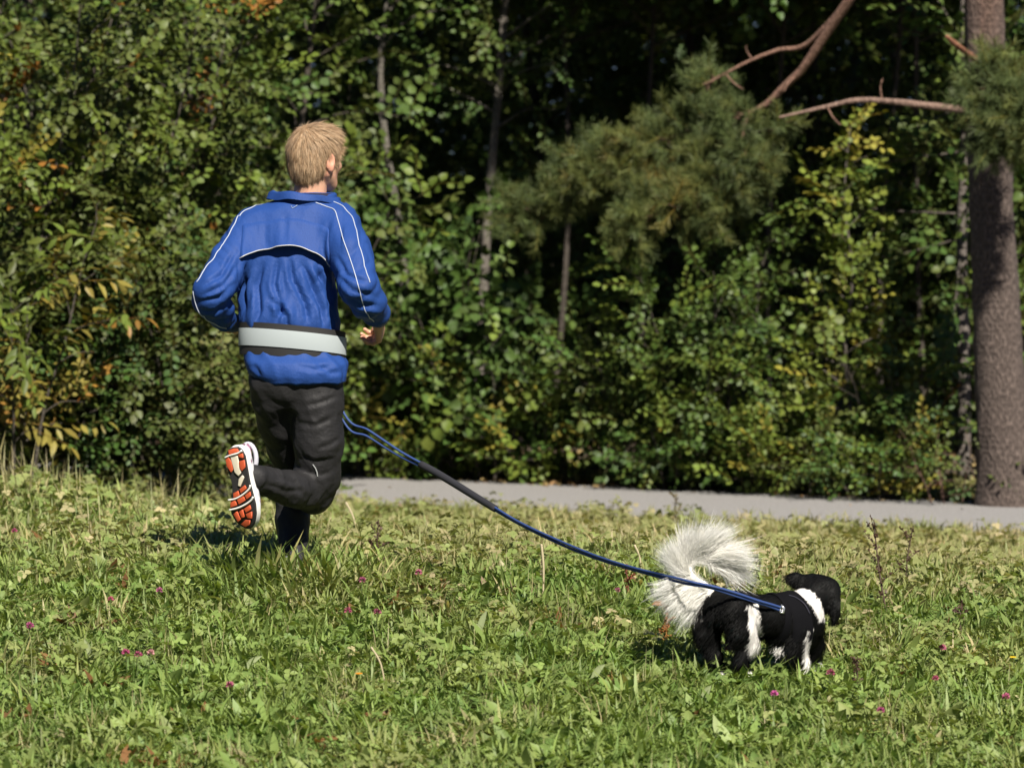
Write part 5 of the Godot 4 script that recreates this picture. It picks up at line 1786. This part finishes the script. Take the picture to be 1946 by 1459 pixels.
		var s := Shape.new()
		s.tube(ln, ramp(ln.size(), 0.004, 0.002), 5)
		var e := Shape.new()
		var n := int(170 * h / 0.3 * float(q[5]))
		for i in n:
			var t := rnd(0.3, 1.0)
			var p := ln[int(t * (ln.size() - 1))] + rnd_dir() * 0.016 * (1.2 - t)
			var v := rnd(0.6, 1.5)
			e.leaf(p, (rnd_dir() + Vector3.UP * 0.3).normalized(), rnd_dir(), rnd(0.008, 0.016), rnd(0.006, 0.01), 0.2, 0.2, Color(q[3].r * v, q[3].g * v, q[3].b * v))
		for i in 6:
			var t := rnd(0.3, 0.9)
			var p := ln[int(t * (ln.size() - 1))]
			var d := (rnd_dir() * Vector3(1, 0.3, 1) + Vector3.UP * 0.7).normalized()
			s.tube(PackedVector3Array([p, p + d * h * 0.22]), PackedFloat32Array([0.0018, 0.001]), 4)
			for k in 8:
				var v := rnd(0.6, 1.5)
				e.leaf(p + d * h * 0.22 * rnd(0.3, 1.0), (rnd_dir() + d).normalized(), rnd_dir(), rnd(0.008, 0.016), 0.008, 0.2, 0.2, Color(q[3].r * v, q[3].g * v, q[3].b * v))
		put("stem", s, mat(Color(q[3].r * 0.9, q[3].g, q[3].b * 0.9), 0.8), o)
		tag(put("seed_heads", e, M.grass, o), "", "", "", "stuff")
		if q[4].contains("orange"):
			var lf := Shape.new()
			for i in 3: lf.leaf(ln[10], Vector3(rnd(-1, 1), 0.25, rnd(-0.2, 0.6)).normalized(), Vector3(0, 0.8, 0.6), 0.07, 0.03, 0.1, 0.25, Color(0.30, 0.12, 0.02))
			put("leaf", lf, M.grass, o)
	# ---- single big pale leaves that stand out of the sward
	for q in [[455, 1285, 498, 1246], [905, 1215, 925, 1160], [1120, 1300, 1150, 1262], [175, 1265, 160, 1215], [1330, 1345, 1352, 1302]]:
		var g := ground_hit(q[0], q[1], 0.02)
		var tip := spot(q[2], q[3], -g.z - 0.01) - g
		var o := thing("pale_leaf", "single pale green leaf blade arching above the short grass", "leaf", g, "pale leaves in the meadow")
		var s := Shape.new()
		var side := tip.cross(Vector3(0, 0.3, 1)).normalized()
		var ids := []
		for i in 8:
			var t := i / 7.0
			var c := tip * t + Vector3(0, 0.018 * sin(PI * t), 0)
			var w := 0.011 * sin(PI * clampf(t * 0.92 + 0.06, 0, 1))
			var up := side.cross(tip).normalized() * w * 0.5
			ids.append([s.vert(c - side * w + up), s.vert(c), s.vert(c + side * w + up)])
		for i in 7:
			s.quad(ids[i][0], ids[i + 1][0], ids[i + 1][1], ids[i][1])
			s.quad(ids[i][1], ids[i + 1][1], ids[i + 1][2], ids[i][2])
		put("blade", s, mat(Color(0.24, 0.28, 0.14), 0.45), o)

func make_grass() -> void:
	rng.seed = 700
	var tufts := []
	for variant in 5:
		var s := Shape.new()
		for i in 17:
			var a := rnd(0, TAU)
			var lean := Vector3(cos(a), 0, sin(a)) * rnd(0.15, 1.0)
			var b := Vector3(rnd(-0.035, 0.035), -0.006, rnd(-0.035, 0.035))
			var v := rnd(0.7, 1.25)
			var col := Color(v, v, v * 0.9)
			if rng.randf() < 0.07: col = Color(1.9 * v, 1.5 * v, 2.3 * v)
			s.blade(b, lean, rnd(0.055, 0.125), rnd(0.005, 0.012), rnd(0.4, 1.4), col, Color(col.r * 1.1, col.g, col.b))
		tufts.append(s.mesh())
	var wisps := []
	for variant in 2:
		var s := Shape.new()
		for i in 12:
			var a := rnd(0, TAU)
			var lean := Vector3(cos(a), 0, sin(a)) * rnd(0.1, 0.8)
			var b := Vector3(rnd(-0.04, 0.04), -0.006, rnd(-0.04, 0.04))
			var v := rnd(0.75, 1.2)
			s.blade(b, lean, rnd(0.10, 0.2), rnd(0.0025, 0.0045), rnd(0.1, 0.9), Color(v, v, v), Color(v * 1.2, v * 1.1, v))
		wisps.append(s.mesh())
	var broad := []
	for variant in 4:
		var s := Shape.new()
		for i in 9:
			var a := rnd(0, TAU)
			var ax := Vector3(cos(a), rnd(0.5, 2.2), sin(a)).normalized()
			var up := (Vector3.UP - ax * ax.y).normalized()
			up = up.rotated(ax, rnd(-0.9, 0.9))
			var v := rnd(0.75, 1.25)
			var l := rnd(0.045, 0.105)
			s.leaf(Vector3(rnd(-0.03, 0.03), -0.005, rnd(-0.03, 0.03)), ax, up, l, l * rnd(0.2, 0.36), rnd(0.0, 0.25), rnd(0.1, 0.7), Color(v * rnd(0.92, 1.1), v, v))
		broad.append(s.mesh())
	var clover := []
	for variant in 3:
		var s := Shape.new()
		for i in 7:
			var b := Vector3(rnd(-0.045, 0.045), 0, rnd(-0.045, 0.045))
			var h := rnd(0.03, 0.085)
			var a0 := rnd(0, TAU)
			var v := rnd(0.75, 1.25)
			var col := Color(v, v, v)
			var top := b + Vector3(rnd(-0.02, 0.02), h, rnd(-0.02, 0.02))
			s.blade(b, (top - b) * 0.5, h, 0.0025, 0.1, col, col)
			var tilt := Vector3(rnd(-0.9, 0.9), 1, rnd(-0.5, 1.2)).normalized()
			for k in 3:
				var a := a0 + TAU * k / 3.0
				var ax := Vector3(cos(a), 0.1, sin(a))
				ax = (ax - tilt * ax.dot(tilt)).normalized()
				s.leaf(top, ax, tilt, rnd(0.014, 0.022), rnd(0.012, 0.017), rnd(0.02, 0.2), 0.1, col)
		clover.append(s.mesh())
	var kinds := {grass = tufts, wisps = wisps, broad = broad, clover = clover}
	var where := {}
	var tint := {}
	for k in kinds:
		where[k] = []; tint[k] = []
		for v in kinds[k]:
			where[k].append([]); tint[k].append(PackedColorArray())
	var fresh := Color(0.145, 0.235, 0.055)
	var lime := Color(0.240, 0.320, 0.085)
	var dull := Color(0.260, 0.270, 0.105)
	var tan := Color(0.46, 0.38, 0.22)
	var z := -11.2
	while z > -27.0:
		var step := 0.043 + 0.0032 * (-z - 11.2)
		var half := -z * 0.1245 + 0.9
		var x := -half
		while x < half:
			var px := x + rnd(-0.5, 0.5) * step
			var pz := z + rnd(-0.5, 0.5) * step
			x += step
			var off := road_offset(px, pz)
			if absf(off) < ROAD_HALF + 0.06 * relief.get_noise_2d(px * 8.0, pz * 8.0) or off < -ROAD_HALF - 0.75: continue
			var verge := smoothstep(2.6, 1.0, off) if off > 0.0 else 1.0
			var crest := exp(-pow((px + 3.0) / 1.7, 2.0) - pow((pz + 18.8) / 2.0, 2.0))
			var n1 := patch.get_noise_2d(px * 1.1, pz * 1.1)
			var n2 := patch.get_noise_2d(px * 3.1 + 40.0, pz * 3.1)
			# drier sward in the middle distance, greener close by
			var dry := clampf(0.17 - 0.12 * smoothstep(-14.6, -13.0, pz) + 0.68 * smoothstep(-14.2, -17.0, pz) * (0.55 + 0.6 * smoothstep(-1.2, 0.2, px)) + 0.55 * n1 + 0.25 * n2, 0.0, 1.0)
			dry *= 1.0 - 0.4 * crest
			var feet := exp(-(pow(px + 0.79, 2.0) + pow(pz + 14.9, 2.0)) / 0.12)
			var hs := (1.0 + 0.35 * n2 + 0.55 * crest + 0.85 * feet) * lerpf(1.0, 0.78, verge)
			var r := rng.randf()
			var kind := "grass"
			var mixv := n1 * 0.5 + n2 * 0.6
			if r < 0.30 - 0.3 * mixv - 0.2 * verge + 0.12 * smoothstep(-14.0, -12.0, pz): kind = "broad"
			elif r < 0.47 - 0.18 * verge: kind = "clover"
			elif r > 0.95 - 0.10 * crest - 0.16 * verge * (1.0 - crest): kind = "wisps"
			if feet > 0.25: kind = "grass"
			var col := fresh.lerp(lime, clampf(0.45 + n2 + rnd(-0.4, 0.4), 0.0, 1.0))
			col = col.lerp(dull, clampf(dry * 1.1 + rnd(-0.3, 0.3), 0.0, 1.0))
			if kind == "wisps" or rng.randf() < dry * 0.38: col = col.lerp(tan, rnd(0.2, 0.9))
			if kind == "broad" and rng.randf() < 0.04: col = Color(0.20, 0.10, 0.04)
			var v := rnd(0.8, 1.2)
			col = Color(col.r * v, col.g * v, col.b * v)
			var size := hs * rnd(0.75, 1.25) * (1.0 + 0.03 * (-pz - 12.0))
			if kind == "wisps": size *= lerpf(0.75, 0.5, verge * (1.0 - crest)) + 0.35 * crest
			var w := rng.randi() % int(kinds[kind].size())
			var bs := Basis(Vector3.UP, rnd(0, TAU)).scaled(Vector3(size * 1.05, size * rnd(0.8, 1.15), size * 1.05))
			where[kind][w].append(Transform3D(bs, on_ground(Vector3(px, 0, pz))))
			tint[kind][w].append(col)
		z -= step
	var root := Node3D.new()
	root.name = "meadow_grass"
	add_child(root)
	tag(root, "short sunlit meadow sward of grass, clover and weeds", "grass", "", "stuff")
	for k in kinds:
		for v in kinds[k].size():
			var o := scatter({grass = "grass_tufts", wisps = "dry_wisps", broad = "broad_leaves", clover = "clover_leaves"}[k], kinds[k][v], M.grass, where[k][v], tint[k][v], root)
			tag(o, "", "", "", "stuff")

func make_litter() -> void:
	rng.seed = 800
	# fallen leaves along the path's edges and on the wood's floor
	var s := Shape.new()
	s.leaf(Vector3(0, 0, 0), Vector3(0, 0, 1), Vector3.UP, 0.05, 0.035, 0.15, 0.2, Color.WHITE)
	var where := []
	var tint := PackedColorArray()
	for i in 30000:
		var x := rnd(-6.0, 6.5)
		var z := rnd(-30.0, -17.5)
		var off := road_offset(x, z)
		if off > ROAD_HALF + 0.1: continue
		var keep := exp(-pow((off + ROAD_HALF - 0.06) / 0.2, 2.0)) if off > -ROAD_HALF else 0.45
		keep = maxf(keep, 0.04)
		if rng.randf() > keep: continue
		var lift := 0.022 if absf(off) < ROAD_HALF + 0.1 else 0.012
		var b := Basis(Vector3.UP, rnd(0, TAU)).rotated(Vector3(rnd(-1, 1), 0, rnd(-1, 1)).normalized(), rnd(0, 0.6)).scaled(Vector3.ONE * rnd(0.5, 1.3))
		where.append(Transform3D(b, on_ground(Vector3(x, 0, z), lift)))
		var v := rnd(0.7, 1.3)
		var c: Color = [Color(0.34, 0.24, 0.12), Color(0.25, 0.15, 0.07), Color(0.40, 0.29, 0.13), Color(0.17, 0.10, 0.05)][rng.randi() % 4]
		tint.append(Color(c.r * v, c.g * v, c.b * v))
	var o := scatter("fallen_leaves", s.mesh(), M.leaf, where, tint, self)
	tag(o, "brown fallen leaves scattered along the far edge of the path", "leaves", "", "stuff")
